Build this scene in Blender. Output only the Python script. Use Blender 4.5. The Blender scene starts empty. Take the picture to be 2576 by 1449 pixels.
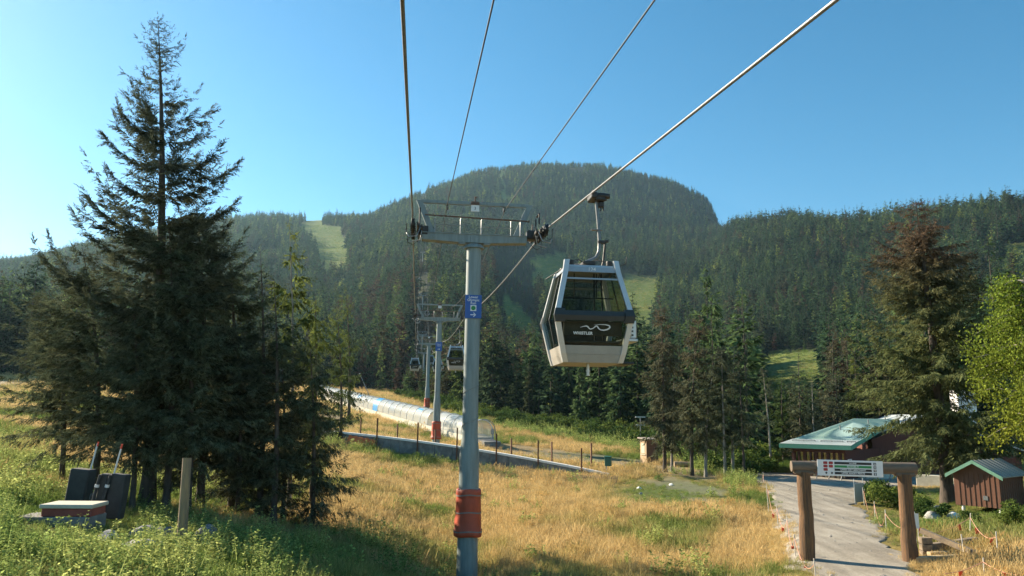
import bpy, math, random
import numpy as np
from mathutils import Vector, Matrix

SC = bpy.context.scene
COL = SC.collection
R = math.radians
random.seed(7)
rng = np.random.default_rng(11)

# ------------------------------------------------------------------ camera
F_PX, CX, CY = 1860.0, 1288.0, 724.5          # a 26 mm lens on a 2576 x 1449 frame
PITCH, ROLL = R(9.7), R(0.75)
fwd = np.array([0, math.cos(PITCH), math.sin(PITCH)])
rgt = np.array([1.0, 0, 0])
upv = np.cross(rgt, fwd)
c_, s_ = math.cos(ROLL), math.sin(ROLL)
rgt, upv = rgt * c_ + upv * s_, upv * c_ - rgt * s_
cam_data = bpy.data.cameras.new('camera')
cam_data.sensor_width = 36.0
cam_data.lens = F_PX / 2576 * 36
cam_data.clip_start = 0.1
cam_data.clip_end = 12000
cam = bpy.data.objects.new('camera', cam_data)
COL.objects.link(cam)
cam.matrix_world = Matrix((
    (rgt[0], upv[0], -fwd[0], 0), (rgt[1], upv[1], -fwd[1], 0), (rgt[2], upv[2], -fwd[2], 0), (0, 0, 0, 1)))
SC.camera = cam

# ------------------------------------------------------------------ sky, sun, exposure
SUN_AZ, SUN_EL = R(-57), R(27)                # bearing from +Y (clockwise), height above the horizon
world = bpy.data.worlds.new('World')
SC.world = world
world.use_nodes = True
wn = world.node_tree.nodes
sky = wn.new('ShaderNodeTexSky')
sky.sky_type = 'NISHITA'
sky.sun_disc = False
sky.sun_elevation = SUN_EL
sky.sun_rotation = SUN_AZ
sky.altitude = 900
sky.air_density = 1.0
sky.dust_density = 0.4
sky.ozone_density = 1.6
wn['Background'].inputs['Strength'].default_value = 0.07
hsv = wn.new('ShaderNodeHueSaturation')
hsv.inputs['Saturation'].default_value = 1.36
hsv.inputs['Hue'].default_value = 0.485
world.node_tree.links.new(sky.outputs['Color'], hsv.inputs['Color'])
world.node_tree.links.new(hsv.outputs['Color'], wn['Background'].inputs['Color'])
sd = bpy.data.lights.new('sun', 'SUN')
sd.energy = 5.0
sd.angle = R(0.6)
sd.color = (1.0, 0.86, 0.66)
sun = bpy.data.objects.new('sun', sd)
COL.objects.link(sun)
sdir = Vector((math.sin(SUN_AZ) * math.cos(SUN_EL), math.cos(SUN_AZ) * math.cos(SUN_EL), math.sin(SUN_EL)))
sun.rotation_euler = sdir.to_track_quat('Z', 'Y').to_euler()
SC.view_settings.view_transform = 'Standard'
SC.view_settings.look = 'None'
SC.view_settings.gamma = 1.0
SC.view_settings.use_curve_mapping = False
SC.view_settings.exposure = 1.42
SC.render.engine = 'CYCLES'
SC.cycles.use_denoising = True
SC.cycles.max_bounces = 6
SC.cycles.diffuse_bounces = 3
SC.cycles.glossy_bounces = 3
SC.cycles.transmission_bounces = 6
SC.cycles.transparent_max_bounces = 12
SC.cycles.volume_bounces = 0
SC.cycles.use_adaptive_sampling = True
SC.cycles.adaptive_threshold = 0.015
SC.cycles.sample_clamp_indirect = 6

# ------------------------------------------------------------------ pixel -> world helpers (coordinates measured on the photograph)
def ray(px, py):
    d = fwd + rgt * (px - CX) / F_PX - upv * (py - CY) / F_PX
    return d / np.linalg.norm(d)
def at_y(px, py, Y):
    d = ray(px, py)
    return d * (Y / d[1])
def project(P):
    P = np.asarray(P, float)
    z = P @ fwd
    return CX + F_PX * (P @ rgt) / z, CY - F_PX * (P @ upv) / z, z

# ------------------------------------------------------------------ mesh helpers
def mesh_from(name, V, F, mats=(), mi=None, attrs=None, smooth=False):
    """V (n,3), F list of index tuples or an (m,k) array -> mesh datablock"""
    me = bpy.data.meshes.new(name)
    V = np.asarray(V, np.float32)
    if isinstance(F, np.ndarray):
        k = F.shape[1]
        me.vertices.add(len(V)); me.vertices.foreach_set('co', V.ravel())
        me.loops.add(F.size); me.loops.foreach_set('vertex_index', F.astype(np.int32).ravel())
        me.polygons.add(len(F))
        me.polygons.foreach_set('loop_start', np.arange(0, F.size, k, dtype=np.int32))
        me.polygons.foreach_set('loop_total', np.full(len(F), k, np.int32))
        if mi is not None:
            me.polygons.foreach_set('material_index', np.asarray(mi, np.int32))
        me.update(calc_edges=True)
    else:
        me.from_pydata([tuple(map(float, v)) for v in V], [], [tuple(f) for f in F])
        if mi is not None:
            me.polygons.foreach_set('material_index', np.asarray(mi, np.int32))
        me.update()
    for m in mats:
        me.materials.append(m)
    if attrs:
        for an, arr in attrs.items():
            a = me.attributes.new(an, 'FLOAT', 'POINT')
            a.data.foreach_set('value', np.asarray(arr, np.float32))
    if smooth:
        me.polygons.foreach_set('use_smooth', np.ones(len(me.polygons), bool))
    return me

def link(name, data, parent=None, loc=None, rotz=0):
    o = bpy.data.objects.new(name, data)
    COL.objects.link(o)
    if loc is not None:
        o.location = loc
    if rotz:
        o.rotation_euler = (0, 0, rotz)
    if parent is not None:
        o.parent = parent
    return o

def tag(o, label=None, cat=None, group=None, kind=None):
    if label: o['label'] = label
    if cat: o['category'] = cat
    if group: o['group'] = group
    if kind: o['kind'] = kind
    return o

def thing(name, label, cat, loc=(0, 0, 0), rotz=0, group=None):
    o = link(name, None, None, loc, rotz)
    o.empty_display_size = 0.3
    return tag(o, label, cat, group)

def copy_tree(o, parent=None):
    c = o.copy()
    COL.objects.link(c)
    c.parent = parent
    for ch in [x for x in o.children]:
        copy_tree(ch, c)
    return c

class MB:
    """collects shapes, builds them as one mesh object"""
    def __init__(s):
        s.V, s.F, s.M, s.S = [], [], [], []
        s.n = 0
    def add(s, V, F, m=0, smooth=False):
        V = [tuple(map(float, v)) for v in V]
        s.V += V
        s.F += [tuple(i + s.n for i in f) for f in F]
        s.M += [m] * len(F)
        s.S += [smooth] * len(F)
        s.n += len(V)
        return s
    def box(s, c, size, m=0, rot=None, bevel=0.0):
        hx, hy, hz = [v / 2 for v in size]
        b = min(bevel, hx * .9, hy * .9, hz * .9)
        if b <= 0:
            P = [(x, y, z) for x in (-hx, hx) for y in (-hy, hy) for z in (-hz, hz)]
            Fc = [(0, 1, 3, 2), (4, 6, 7, 5), (0, 4, 5, 1), (2, 3, 7, 6), (0, 2, 6, 4), (1, 5, 7, 3)]
        else:
            P, idx = [], {}
            for sx in (-1, 1):
                for sy in (-1, 1):
                    for sz in (-1, 1):
                        for ax in range(3):
                            q = [sx * (hx - b), sy * (hy - b), sz * (hz - b)]
                            q[ax] = (sx * hx, sy * hy, sz * hz)[ax]
                            idx[(sx, sy, sz, ax)] = len(P)
                            P.append(tuple(q))
            Fc = []
            for ax in range(3):
                o1, o2 = [(1, 2), (2, 0), (0, 1)][ax]
                for sg in (-1, 1):
                    ring = []
                    for a, e in ((-1, -1), (1, -1), (1, 1), (-1, 1)):
                        k = [0, 0, 0]; k[ax] = sg; k[o1] = a; k[o2] = e
                        ring.append(idx[(*k, ax)])
                    Fc.append(tuple(ring if sg > 0 else ring[::-1]))
            for ax in range(3):
                o1, o2 = [(1, 2), (2, 0), (0, 1)][ax]
                for a in (-1, 1):
                    for e in (-1, 1):
                        k0 = [0, 0, 0]; k0[o1] = a; k0[o2] = e
                        k1 = list(k0); k0[ax] = -1; k1[ax] = 1
                        q = (idx[(*k0, o1)], idx[(*k1, o1)], idx[(*k1, o2)], idx[(*k0, o2)])
                        Fc.append(q if a * e < 0 else q[::-1])
            for sx in (-1, 1):
                for sy in (-1, 1):
                    for sz in (-1, 1):
                        t = tuple(idx[(sx, sy, sz, ax)] for ax in range(3))
                        Fc.append(t if sx * sy * sz > 0 else t[::-1])
        Mx = rot.to_3x3() if rot is not None else None
        out = []
        for p in P:
            v = Vector(p)
            if Mx is not None: v = Mx @ v
            out.append((v.x + c[0], v.y + c[1], v.z + c[2]))
        return s.add(out, Fc, m)
    def tube(s, pts, rad, n=8, m=0, caps=True, smooth=True):
        pts = [Vector(p) for p in pts]
        if not hasattr(rad, '__len__'): rad = [rad] * len(pts)
        V, Fc = [], []
        prev = None
        for i, p in enumerate(pts):
            t = (pts[min(i + 1, len(pts) - 1)] - pts[max(i - 1, 0)]).normalized()
            if prev is None:
                a = t.cross(Vector((0, 0, 1)))
                if a.length < 1e-3: a = Vector((1, 0, 0))
                a.normalize()
            else:
                a = prev - t * prev.dot(t)
                if a.length < 1e-5: a = t.orthogonal()
                a.normalize()
            prev = a
            b = t.cross(a)
            for k in range(n):
                th = 2 * math.pi * k / n
                V.append(p + (a * math.cos(th) + b * math.sin(th)) * rad[i])
        for i in range(len(pts) - 1):
            for k in range(n):
                k2 = (k + 1) % n
                Fc.append((i * n + k, i * n + k2, (i + 1) * n + k2, (i + 1) * n + k))
        s.add(V, Fc, m, smooth)
        if caps:
            L0 = len(pts) - 1
            s.add(V[:n], [tuple(range(n))[::-1]], m)
            s.add(V[L0 * n:], [tuple(range(n))], m)
        return s
    def lathe(s, c, prof, n=24, m=0, axis='z', smooth=True):
        V, Fc = [], []
        for r_, h in prof:
            for k in range(n):
                th = 2 * math.pi * k / n
                x, y = r_ * math.cos(th), r_ * math.sin(th)
                V.append({'z': (c[0] + x, c[1] + y, c[2] + h), 'x': (c[0] + h, c[1] + x, c[2] + y), 'y': (c[0] + y, c[1] + h, c[2] + x)}[axis])
        for i in range(len(prof) - 1):
            for k in range(n):
                k2 = (k + 1) % n
                Fc.append((i * n + k, i * n + k2, (i + 1) * n + k2, (i + 1) * n + k))
        s.add(V, Fc, m, smooth)
        s.add(V[:n], [tuple(range(n))[::-1]], m)
        s.add(V[-n:], [tuple(range(n))], m)
        return s
    def prism(s, poly, d0, d1, plane='xz', m=0, f=None):
        """polygon in a plane, extruded between d0 and d1 along the third axis"""
        def P(a, b, d): return {'xz': (a, d, b), 'xy': (a, b, d), 'yz': (d, a, b)}[plane]
        n = len(poly)
        V = [P(a, b, d0) for a, b in poly] + [P(a, b, d1) for a, b in poly]
        Fc = [tuple(range(n))[::-1], tuple(range(n, 2 * n))] + [(i, (i + 1) % n, n + (i + 1) % n, n + i) for i in range(n)]
        if f is not None: V = [f(v) for v in V]
        return s.add(V, Fc, m)
    def hexa(s, A, B, m=0):
        """two quads (4 points each) joined into a solid"""
        return s.add(list(A) + list(B), [(3, 2, 1, 0), (4, 5, 6, 7), (0, 1, 5, 4), (1, 2, 6, 5), (2, 3, 7, 6), (3, 0, 4, 7)], m)
    def mesh(s, name, mats):
        if not isinstance(mats, (list, tuple)): mats = [mats]
        me = bpy.data.meshes.new(name)
        me.from_pydata(s.V, [], s.F)
        for m in mats: me.materials.append(m)
        me.polygons.foreach_set('material_index', s.M)
        me.polygons.foreach_set('use_smooth', s.S)
        me.update()
        return me
    def build(s, name, mats, parent=None, loc=None, rotz=0):
        return link(name, s.mesh(name, mats), parent, loc, rotz)

def fix_normals(o):
    import bmesh
    bm = bmesh.new(); bm.from_mesh(o.data)
    bmesh.ops.recalc_face_normals(bm, faces=bm.faces)
    bm.to_mesh(o.data); bm.free()

def text_mesh(txt, size, mat, extrude=0.002, spacing=1.0, align='CENTER', bold=0.0):
    cu = bpy.data.curves.new('lettering', 'FONT')
    cu.body = txt; cu.size = size; cu.extrude = extrude; cu.align_x = align; cu.align_y = 'CENTER'
    cu.space_character = spacing; cu.space_line = 0.85; cu.offset = bold; cu.resolution_u = 3
    o = bpy.data.objects.new('lettering_source', cu)
    COL.objects.link(o)
    dg = bpy.context.evaluated_depsgraph_get()
    me = bpy.data.meshes.new_from_object(o.evaluated_get(dg))
    bpy.data.objects.remove(o)
    me.name = 'lettering'
    me.materials.clear(); me.materials.append(mat)
    return me

# ------------------------------------------------------------------ materials
def nt_of(name):
    m = bpy.data.materials.new(name)
    m.use_nodes = True
    return m, m.node_tree.nodes, m.node_tree.links
def mat(name, col, rough=0.6, metal=0.0, noise=0.0, nscale=8.0, bump=0.0, bscale=40.0, col2=None, stretch=None, spec=None):
    """Principled surface whose colour wanders between col and col2 by noise"""
    m, N, L = nt_of(name)
    P = N['Principled BSDF']
    P.inputs['Roughness'].default_value = rough
    P.inputs['Metallic'].default_value = metal
    if spec is not None: P.inputs['Specular IOR Level'].default_value = spec
    tc = N.new('ShaderNodeTexCoord'); mp = N.new('ShaderNodeMapping')
    L.new(tc.outputs['Object'], mp.inputs['Vector'])
    if stretch: mp.inputs['Scale'].default_value = stretch
    nz = N.new('ShaderNodeTexNoise')
    nz.inputs['Scale'].default_value = nscale; nz.inputs['Detail'].default_value = 6; nz.inputs['Roughness'].default_value = 0.65
    L.new(mp.outputs['Vector'], nz.inputs['Vector'])
    rp = N.new('ShaderNodeValToRGB')
    c2 = col2 or tuple(max(0, c * (1 - noise)) for c in col)
    rp.color_ramp.elements[0].position = 0.35; rp.color_ramp.elements[1].position = 0.65
    rp.color_ramp.elements[0].color = (*c2, 1); rp.color_ramp.elements[1].color = (*col, 1)
    L.new(nz.outputs['Fac'], rp.inputs['Fac'])
    L.new(rp.outputs['Color'], P.inputs['Base Color'])
    if bump:
        n2 = N.new('ShaderNodeTexNoise'); n2.inputs['Scale'].default_value = bscale; n2.inputs['Detail'].default_value = 5
        L.new(mp.outputs['Vector'], n2.inputs['Vector'])
        b = N.new('ShaderNodeBump'); b.inputs['Strength'].default_value = bump; b.inputs['Distance'].default_value = 0.02
        L.new(n2.outputs['Fac'], b.inputs['Height']); L.new(b.outputs['Normal'], P.inputs['Normal'])
    return m

def foliage_mat(name, stops, var='tw', translucent=0.3, spread=0.5, rough=0.6):
    """leaf colour: per-tree 'tint' picks along the ramp, per-leaf attribute varies it"""
    m, N, L = nt_of(name)
    N.remove(N['Principled BSDF'])
    out = N['Material Output']
    at = N.new('ShaderNodeAttribute'); at.attribute_type = 'INSTANCER'; at.attribute_name = 'tint'
    av = N.new('ShaderNodeAttribute'); av.attribute_type = 'GEOMETRY'; av.attribute_name = var
    rp = N.new('ShaderNodeValToRGB')
    e = rp.color_ramp.elements
    while len(e) < len(stops): e.new(0.5)
    for i, (p, c) in enumerate(stops):
        e[i].position = p; e[i].color = (*c, 1)
    hs = N.new('ShaderNodeMath'); hs.operation = 'MULTIPLY_ADD'
    hs.inputs[1].default_value = spread * 2; hs.inputs[2].default_value = 1 - spread
    L.new(av.outputs['Fac'], hs.inputs[0])
    L.new(at.outputs['Fac'], rp.inputs['Fac'])
    mx = N.new('ShaderNodeVectorMath'); mx.operation = 'SCALE'
    L.new(rp.outputs['Color'], mx.inputs[0]); L.new(hs.outputs[0], mx.inputs['Scale'])
    d = N.new('ShaderNodeBsdfDiffuse'); t = N.new('ShaderNodeBsdfTranslucent')
    ms = N.new('ShaderNodeMixShader'); ms.inputs['Fac'].default_value = translucent
    for s in (d, t): L.new(mx.outputs[0], s.inputs['Color'])
    L.new(d.outputs[0], ms.inputs[1]); L.new(t.outputs[0], ms.inputs[2])
    L.new(ms.outputs[0], out.inputs['Surface'])
    return m

def scatter(name, P, variant, rot, scl, tint, protos, label_kind='stuff'):
    """ONE object: instances of the proto meshes on points (geometry nodes)"""
    me = bpy.data.meshes.new(name)
    n = len(P)
    me.vertices.add(n); me.vertices.foreach_set('co', np.asarray(P, np.float32).ravel())
    for an, ty, arr in (('variant', 'INT', variant), ('tint', 'FLOAT', tint)):
        a = me.attributes.new(an, ty, 'POINT'); a.data.foreach_set('value', np.asarray(arr, np.int32 if ty == 'INT' else np.float32))
    for an, arr in (('rot', rot), ('scl', scl)):
        a = me.attributes.new(an, 'FLOAT_VECTOR', 'POINT'); a.data.foreach_set('vector', np.asarray(arr, np.float32).ravel())
    o = link(name, me)
    ng = bpy.data.node_groups.new(name + '_nodes', 'GeometryNodeTree')
    ng.interface.new_socket('Geometry', in_out='INPUT', socket_type='NodeSocketGeometry')
    ng.interface.new_socket('Geometry', in_out='OUTPUT', socket_type='NodeSocketGeometry')
    N, L = ng.nodes, ng.links
    gi, go = N.new('NodeGroupInput'), N.new('NodeGroupOutput')
    jn = N.new('GeometryNodeJoinGeometry')
    for p in reversed(protos):
        oi = N.new('GeometryNodeObjectInfo'); oi.transform_space = 'ORIGINAL'
        oi.inputs['Object'].default_value = p
        ti = N.new('GeometryNodeGeometryToInstance')
        L.new(oi.outputs['Geometry'], ti.inputs[0]); L.new(ti.outputs[0], jn.inputs[0])
    ip = N.new('GeometryNodeInstanceOnPoints')
    ip.inputs['Pick Instance'].default_value = True
    def na(an, ty):
        q = N.new('GeometryNodeInputNamedAttribute'); q.data_type = ty; q.inputs['Name'].default_value = an
        return q.outputs[0]
    m2p = N.new('GeometryNodeMeshToPoints')
    L.new(gi.outputs[0], m2p.inputs[0]); L.new(m2p.outputs[0], ip.inputs['Points'])
    L.new(jn.outputs[0], ip.inputs['Instance'])
    L.new(na('variant', 'INT'), ip.inputs['Instance Index'])
    L.new(na('rot', 'FLOAT_VECTOR'), ip.inputs['Rotation'])
    L.new(na('scl', 'FLOAT_VECTOR'), ip.inputs['Scale'])
    L.new(ip.outputs[0], go.inputs[0])
    md = o.modifiers.new('scatter', 'NODES'); md.node_group = ng
    return o

def proto(name, me):
    return bpy.data.objects.new(name, me)      # never linked to the scene: only a source of geometry

# smooth value noise on numpy arrays
_tab = np.random.default_rng(5).random((256, 256))
def vnoise(x, y):
    x = np.asarray(x, float); y = np.asarray(y, float)
    xi, yi = np.floor(x).astype(int), np.floor(y).astype(int)
    fx, fy = x - xi, y - yi
    fx, fy = fx * fx * (3 - 2 * fx), fy * fy * (3 - 2 * fy)
    g = lambda a, b: _tab[a % 256, b % 256]
    return (g(xi, yi) * (1 - fx) + g(xi + 1, yi) * fx) * (1 - fy) + (g(xi, yi + 1) * (1 - fx) + g(xi + 1, yi + 1) * fx) * fy
def fbm(x, y, o=4):
    s, a, t = 0, 1.0, 0
    for i in range(o):
        s = s + a * vnoise(x * 2 ** i + 17 * i, y * 2 ** i + 31 * i); t += a; a *= .5
    return s / t
def in_poly(px, py, poly):
    px = np.asarray(px, float); py = np.asarray(py, float)
    c = np.zeros(px.shape, bool)
    n = len(poly)
    for i in range(n):
        x1, y1 = poly[i]; x2, y2 = poly[(i + 1) % n]
        if y1 == y2: continue
        k = ((y1 > py) != (y2 > py)) & (px < (x2 - x1) * (py - y1) / (y2 - y1) + x1)
        c ^= k
    return c
# ------------------------------------------------------------------ terrain: height by bearing and distance
PROF = {   # pixel column at eye level -> [(distance, pixel row where the ground shows)]
 -500: [(4, 1900), (14, 1449), (22, 1300), (30, 1200), (45, 1110), (70, 1030), (110, 985), (150, 955), (220, 930), (400, 860), (800, 740), (1400, 670), (1700, 665)],
 0:    [(4, 2150), (14, 1449), (20, 1330), (28, 1225), (42, 1125), (65, 1055), (100, 1005), (130, 972), (200, 950), (400, 870), (800, 760), (1400, 670), (1700, 655)],
 300:  [(4, 2250), (15, 1449), (21, 1335), (26, 1290), (42, 1175), (65, 1085), (100, 1015), (140, 985), (230, 950), (400, 870), (800, 730), (1300, 610), (1600, 586)],
 600:  [(4, 2350), (17, 1449), (22.5, 1345), (28, 1290), (42, 1195), (65, 1095), (100, 1035), (140, 1000), (240, 962), (400, 885), (800, 720), (1200, 590), (1450, 541)],
 810:  [(4, 2450), (19, 1449), (23, 1400), (30, 1310), (42, 1215), (65, 1110), (100, 1045), (140, 1010), (250, 975), (400, 895), (700, 760), (1100, 612), (1450, 545)],
 900:  [(4, 2500), (20, 1449), (24, 1405), (30, 1320), (42, 1225), (65, 1118), (90, 1070), (130, 1030), (250, 980), (400, 900), (700, 750), (1100, 610), (1450, 545)],
 1060: [(4, 2500), (22, 1480), (26, 1445), (32, 1358), (44, 1250), (57, 1168), (67, 1135), (95, 1080), (126, 1038), (208, 998), (312, 920), (400, 788), (700, 664), (1100, 560), (1400, 488), (1560, 479)],
 1180: [(4, 2500), (23, 1505), (26, 1475), (32, 1372), (44, 1262), (57, 1176), (67, 1140), (95, 1090), (126, 1055), (208, 1005), (312, 930), (400, 815), (700, 680), (1100, 575), (1400, 474), (1620, 424)],
 1340: [(4, 2500), (23, 1480), (30, 1368), (44, 1245), (56, 1188), (70, 1148), (95, 1100), (126, 1068), (208, 1018), (320, 955), (450, 840), (700, 712), (1100, 592), (1400, 488), (1660, 400)],
 1500: [(4, 2500), (23, 1480), (30, 1368), (44, 1240), (56, 1195), (70, 1155), (95, 1112), (120, 1085), (208, 1030), (320, 970), (450, 880), (700, 745), (1100, 610), (1400, 502), (1680, 402)],
 1700: [(4, 2500), (23, 1480), (30, 1368), (44, 1245), (56, 1195), (70, 1168), (95, 1125), (120, 1098), (208, 1040), (320, 970), (450, 885), (700, 755), (1100, 630), (1400, 532), (1680, 444)],
 1815: [(4, 2500), (23, 1480), (30, 1368), (44, 1245), (56, 1200), (70, 1175), (95, 1145), (120, 1118), (208, 1050), (320, 970), (450, 890), (700, 765), (1100, 630), (1400, 568), (1680, 502)],
 1860: [(4, 2500), (23, 1480), (30, 1368), (44, 1245), (56, 1200), (70, 1175), (95, 1150), (120, 1125), (208, 1055), (320, 970), (450, 890), (650, 750), (900, 620), (1050, 572), (1200, 560)],
 2000: [(4, 2500), (23, 1450), (30, 1340), (44, 1246), (56, 1207), (70, 1182), (95, 1155), (120, 1122), (208, 1040), (320, 940), (450, 850), (600, 730), (800, 602), (920, 558), (1000, 553)],
 2300: [(4, 2500), (23, 1460), (30, 1368), (40, 1300), (52, 1243), (70, 1192), (95, 1155), (120, 1115), (208, 1020), (320, 910), (450, 800), (600, 680), (750, 575), (860, 545)],
 2600: [(4, 2500), (23, 1460), (30, 1372), (40, 1304), (52, 1246), (70, 1192), (95, 1145), (120, 1100), (208, 1000), (320, 880), (450, 770), (600, 650), (720, 545), (820, 520)],
 3100: [(4, 2500), (23, 1450), (30, 1372), (40, 1304), (52, 1246), (70, 1190), (95, 1135), (120, 1090), (208, 990), (320, 870), (450, 770), (600, 640), (720, 550), (820, 520)],
}
RG = np.geomspace(3.0, 2600.0, 170)
_az, _zz, _cr = [], [], []
for px, pts in PROF.items():
    d = ray(px, 1043.0); _az.append(math.atan2(d[0], d[1]))
    rr, zz = [], []
    for r_, py in pts:
        q = ray(px, py)
        rr.append(r_); zz.append(r_ * q[2] / math.hypot(q[0], q[1]))
    zz[0] = zz[1] - 0.2
    _cr.append(rr[-1])
    rr += [rr[-1] * 1.12, rr[-1] * 1.6, 4000]; zz += [zz[-1] - 8, zz[-1] - 90, zz[-1] - 160]
    z = np.interp(np.log(RG), np.log(rr), zz)
    for _ in range(2):                                   # round the corners of the profile
        z[1:-1] = 0.25 * z[:-2] + 0.5 * z[1:-1] + 0.25 * z[2:]
    _zz.append(z)
_az = np.array(_az); _zz = np.array(_zz); _cr = np.array(_cr)
AZ_F = np.radians(np.arange(-100, 100.01, 0.25))
def _smooth_az(tab):
    t = np.array([np.interp(AZ_F, _az, tab[:, j]) for j in range(tab.shape[1])]).T
    k = np.hanning(11); k /= k.sum()
    pad = np.vstack([np.repeat(t[:1], 5, 0), t, np.repeat(t[-1:], 5, 0)])
    return sum(k[i] * pad[i:i + len(t)] for i in range(11))
TERR = _smooth_az(_zz)                                    # (azimuth, distance)
CREST = np.interp(AZ_F, _az, _cr)
_AA, _RR = np.meshgrid(AZ_F, RG, indexing='ij')
_X, _Y = _RR * np.sin(_AA), _RR * np.cos(_AA)
TERR = TERR + (fbm(_X / 60, _Y / 60) - .5) * np.clip((_RR - 120) / 200, 0, 1) * np.clip(_RR * .012, 0, 9) \
            + (fbm(_X / 7, _Y / 7, 3) - .5) * 0.35 * np.clip((_RR - 14) / 20, 0, 1)
def ground(x, y):
    """height of the terrain sheet under (x, y): bilinear in its own grid"""
    x = np.asarray(x, float); y = np.asarray(y, float)
    a = (np.arctan2(x, y) - AZ_F[0]) / (AZ_F[1] - AZ_F[0])
    r_ = np.log(np.maximum(np.hypot(x, y), 3.0) / RG[0]) / math.log(RG[1] / RG[0])
    a = np.clip(a, 0, len(AZ_F) - 1.001); r_ = np.clip(r_, 0, len(RG) - 1.001)
    i, j = a.astype(int), r_.astype(int); u, v = a - i, r_ - j
    return (TERR[i, j] * (1 - u) * (1 - v) + TERR[i + 1, j] * u * (1 - v) + TERR[i, j + 1] * (1 - u) * v + TERR[i + 1, j + 1] * u * v)
def gz(x, y): return float(ground(x, y))
def on_ground(px, py, r0=8, r1=400):
    """the ground point a pixel of the photograph shows"""
    d = ray(px, py); h = math.hypot(d[0], d[1]); dx, dy, s = d[0] / h, d[1] / h, d[2] / h
    rr = np.geomspace(r0, r1, 900)
    g = ground(dx * rr, dy * rr) - s * rr
    k = np.argmax(g > 0)
    r_ = rr[k]
    return np.array([dx * r_, dy * r_, gz(dx * r_, dy * r_)])

# lift line frame: s metres up the line, o metres to its right
LAZ = R(-7.22)
LD = np.array([math.sin(LAZ), math.cos(LAZ)]); LN = np.array([LD[1], -LD[0]])
def line(s, o, z):
    p = LD * s + LN * o
    return Vector((p[0], p[1], z))
def to_line(x, y):
    return x * LD[0] + y * LD[1], x * LN[0] + y * LN[1]

CLEAR = [   # ski runs and swaths, outlined on the photograph where their ground lies
 [(782, 538), (808, 538), (816, 568), (854, 568), (880, 632), (866, 700), (796, 700), (797, 640), (752, 568)],
 [(606, 652), (612, 634), (716, 624), (718, 648)],
 [(1254, 424), (1268, 424), (1284, 515), (1262, 515)],
 [(1340, 645), (1425, 635), (1428, 735), (1345, 735)],
 [(1520, 705), (1656, 690), (1654, 790), (1628, 950), (1500, 960), (1480, 800)],
 [(1262, 745), (1310, 770), (1385, 870), (1390, 930), (1330, 930), (1280, 850)],
 [(1928, 885), (2070, 880), (2085, 1075), (1915, 1075)],
 [(2515, 615), (2750, 600), (2750, 700), (2515, 690)],
 [(2140, 985), (2190, 985), (2190, 1070), (2140, 1070)],
]
def meadow_limit(px):
    return np.interp(px, [-600, 0, 300, 600, 900, 1000, 1080, 1180, 1300, 1500, 1700, 1800, 1850, 1950, 2100, 2300, 2700],
                     [180, 185, 215, 235, 235, 205, 165, 140, 128, 112, 96, 82, 72, 72, 84, 92, 92])
def is_clear(x, y, z):
    px, py, zz = project(np.stack([x, y, z], -1))
    m = np.zeros(np.shape(px), bool)
    far = np.hypot(x, y) > 150
    jx = (fbm(np.asarray(x) / 28, np.asarray(y) / 28, 4) - .5)
    px = px + jx * 34; py = py + (fbm(np.asarray(x) / 28 + 50, np.asarray(y) / 28, 4) - .5) * 14
    for c in CLEAR: m |= in_poly(px, py, c) & far
    return m
_s0, _ = to_line(_X, _Y)
_px, _py, _pz = project(np.stack([_X, _Y, TERR], -1))
_front = (_pz > 1)
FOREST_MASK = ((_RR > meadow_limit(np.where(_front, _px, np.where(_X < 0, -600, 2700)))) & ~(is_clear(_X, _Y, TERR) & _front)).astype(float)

def ground_material():
    m, N, L = nt_of('meadow_ground')
    P = N['Principled BSDF']; P.inputs['Roughness'].default_value = 0.9; P.inputs['Specular IOR Level'].default_value = 0.1
    tc = N.new('ShaderNodeTexCoord')
    def noise(sc, det=6, ro=.65):
        n = N.new('ShaderNodeTexNoise'); n.inputs['Scale'].default_value = sc; n.inputs['Detail'].default_value = det; n.inputs['Roughness'].default_value = ro
        L.new(tc.outputs['Object'], n.inputs['Vector']); return n.outputs['Fac']
    def ramp(f, st):
        r_ = N.new('ShaderNodeValToRGB'); e = r_.color_ramp.elements
        while len(e) < len(st): e.new(.5)
        for i, (p, c) in enumerate(st): e[i].position = p; e[i].color = (*c, 1)
        L.new(f, r_.inputs['Fac']); return r_.outputs['Color']
    def mix(f, a, b):
        x = N.new('ShaderNodeMix'); x.data_type = 'RGBA'
        L.new(f, x.inputs['Factor']); L.new(a, x.inputs['A']); L.new(b, x.inputs['B']); return x.outputs['Result']
    dry = ramp(noise(.9), [(.30, (.12, .13, .035)), (.48, (.28, .19, .07)), (.7, (.42, .29, .11))])
    run = ramp(noise(.06, 12, .8), [(.3, (.08, .13, .03)), (.5, (.15, .19, .05)), (.7, (.25, .24, .09))])
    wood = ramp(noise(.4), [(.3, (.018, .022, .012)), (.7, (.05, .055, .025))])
    soil = ramp(noise(6.0), [(.3, (.13, .12, .10)), (.7, (.28, .26, .22))])
    def attr(n):
        a = N.new('ShaderNodeAttribute'); a.attribute_name = n; return a.outputs['Fac']
    c = mix(attr('green'), dry, ramp(noise(1.3), [(.3, (.03, .055, .014)), (.7, (.10, .15, .035))]))
    c = mix(attr('far'), c, run)
    c = mix(attr('gravel'), c, soil)
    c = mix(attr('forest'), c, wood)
    L.new(c, P.inputs['Base Color'])
    b = N.new('ShaderNodeBump'); b.inputs['Strength'].default_value = .6; b.inputs['Distance'].default_value = .15
    L.new(noise(3.0), b.inputs['Height']); L.new(b.outputs['Normal'], P.inputs['Normal'])
    return m
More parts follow.
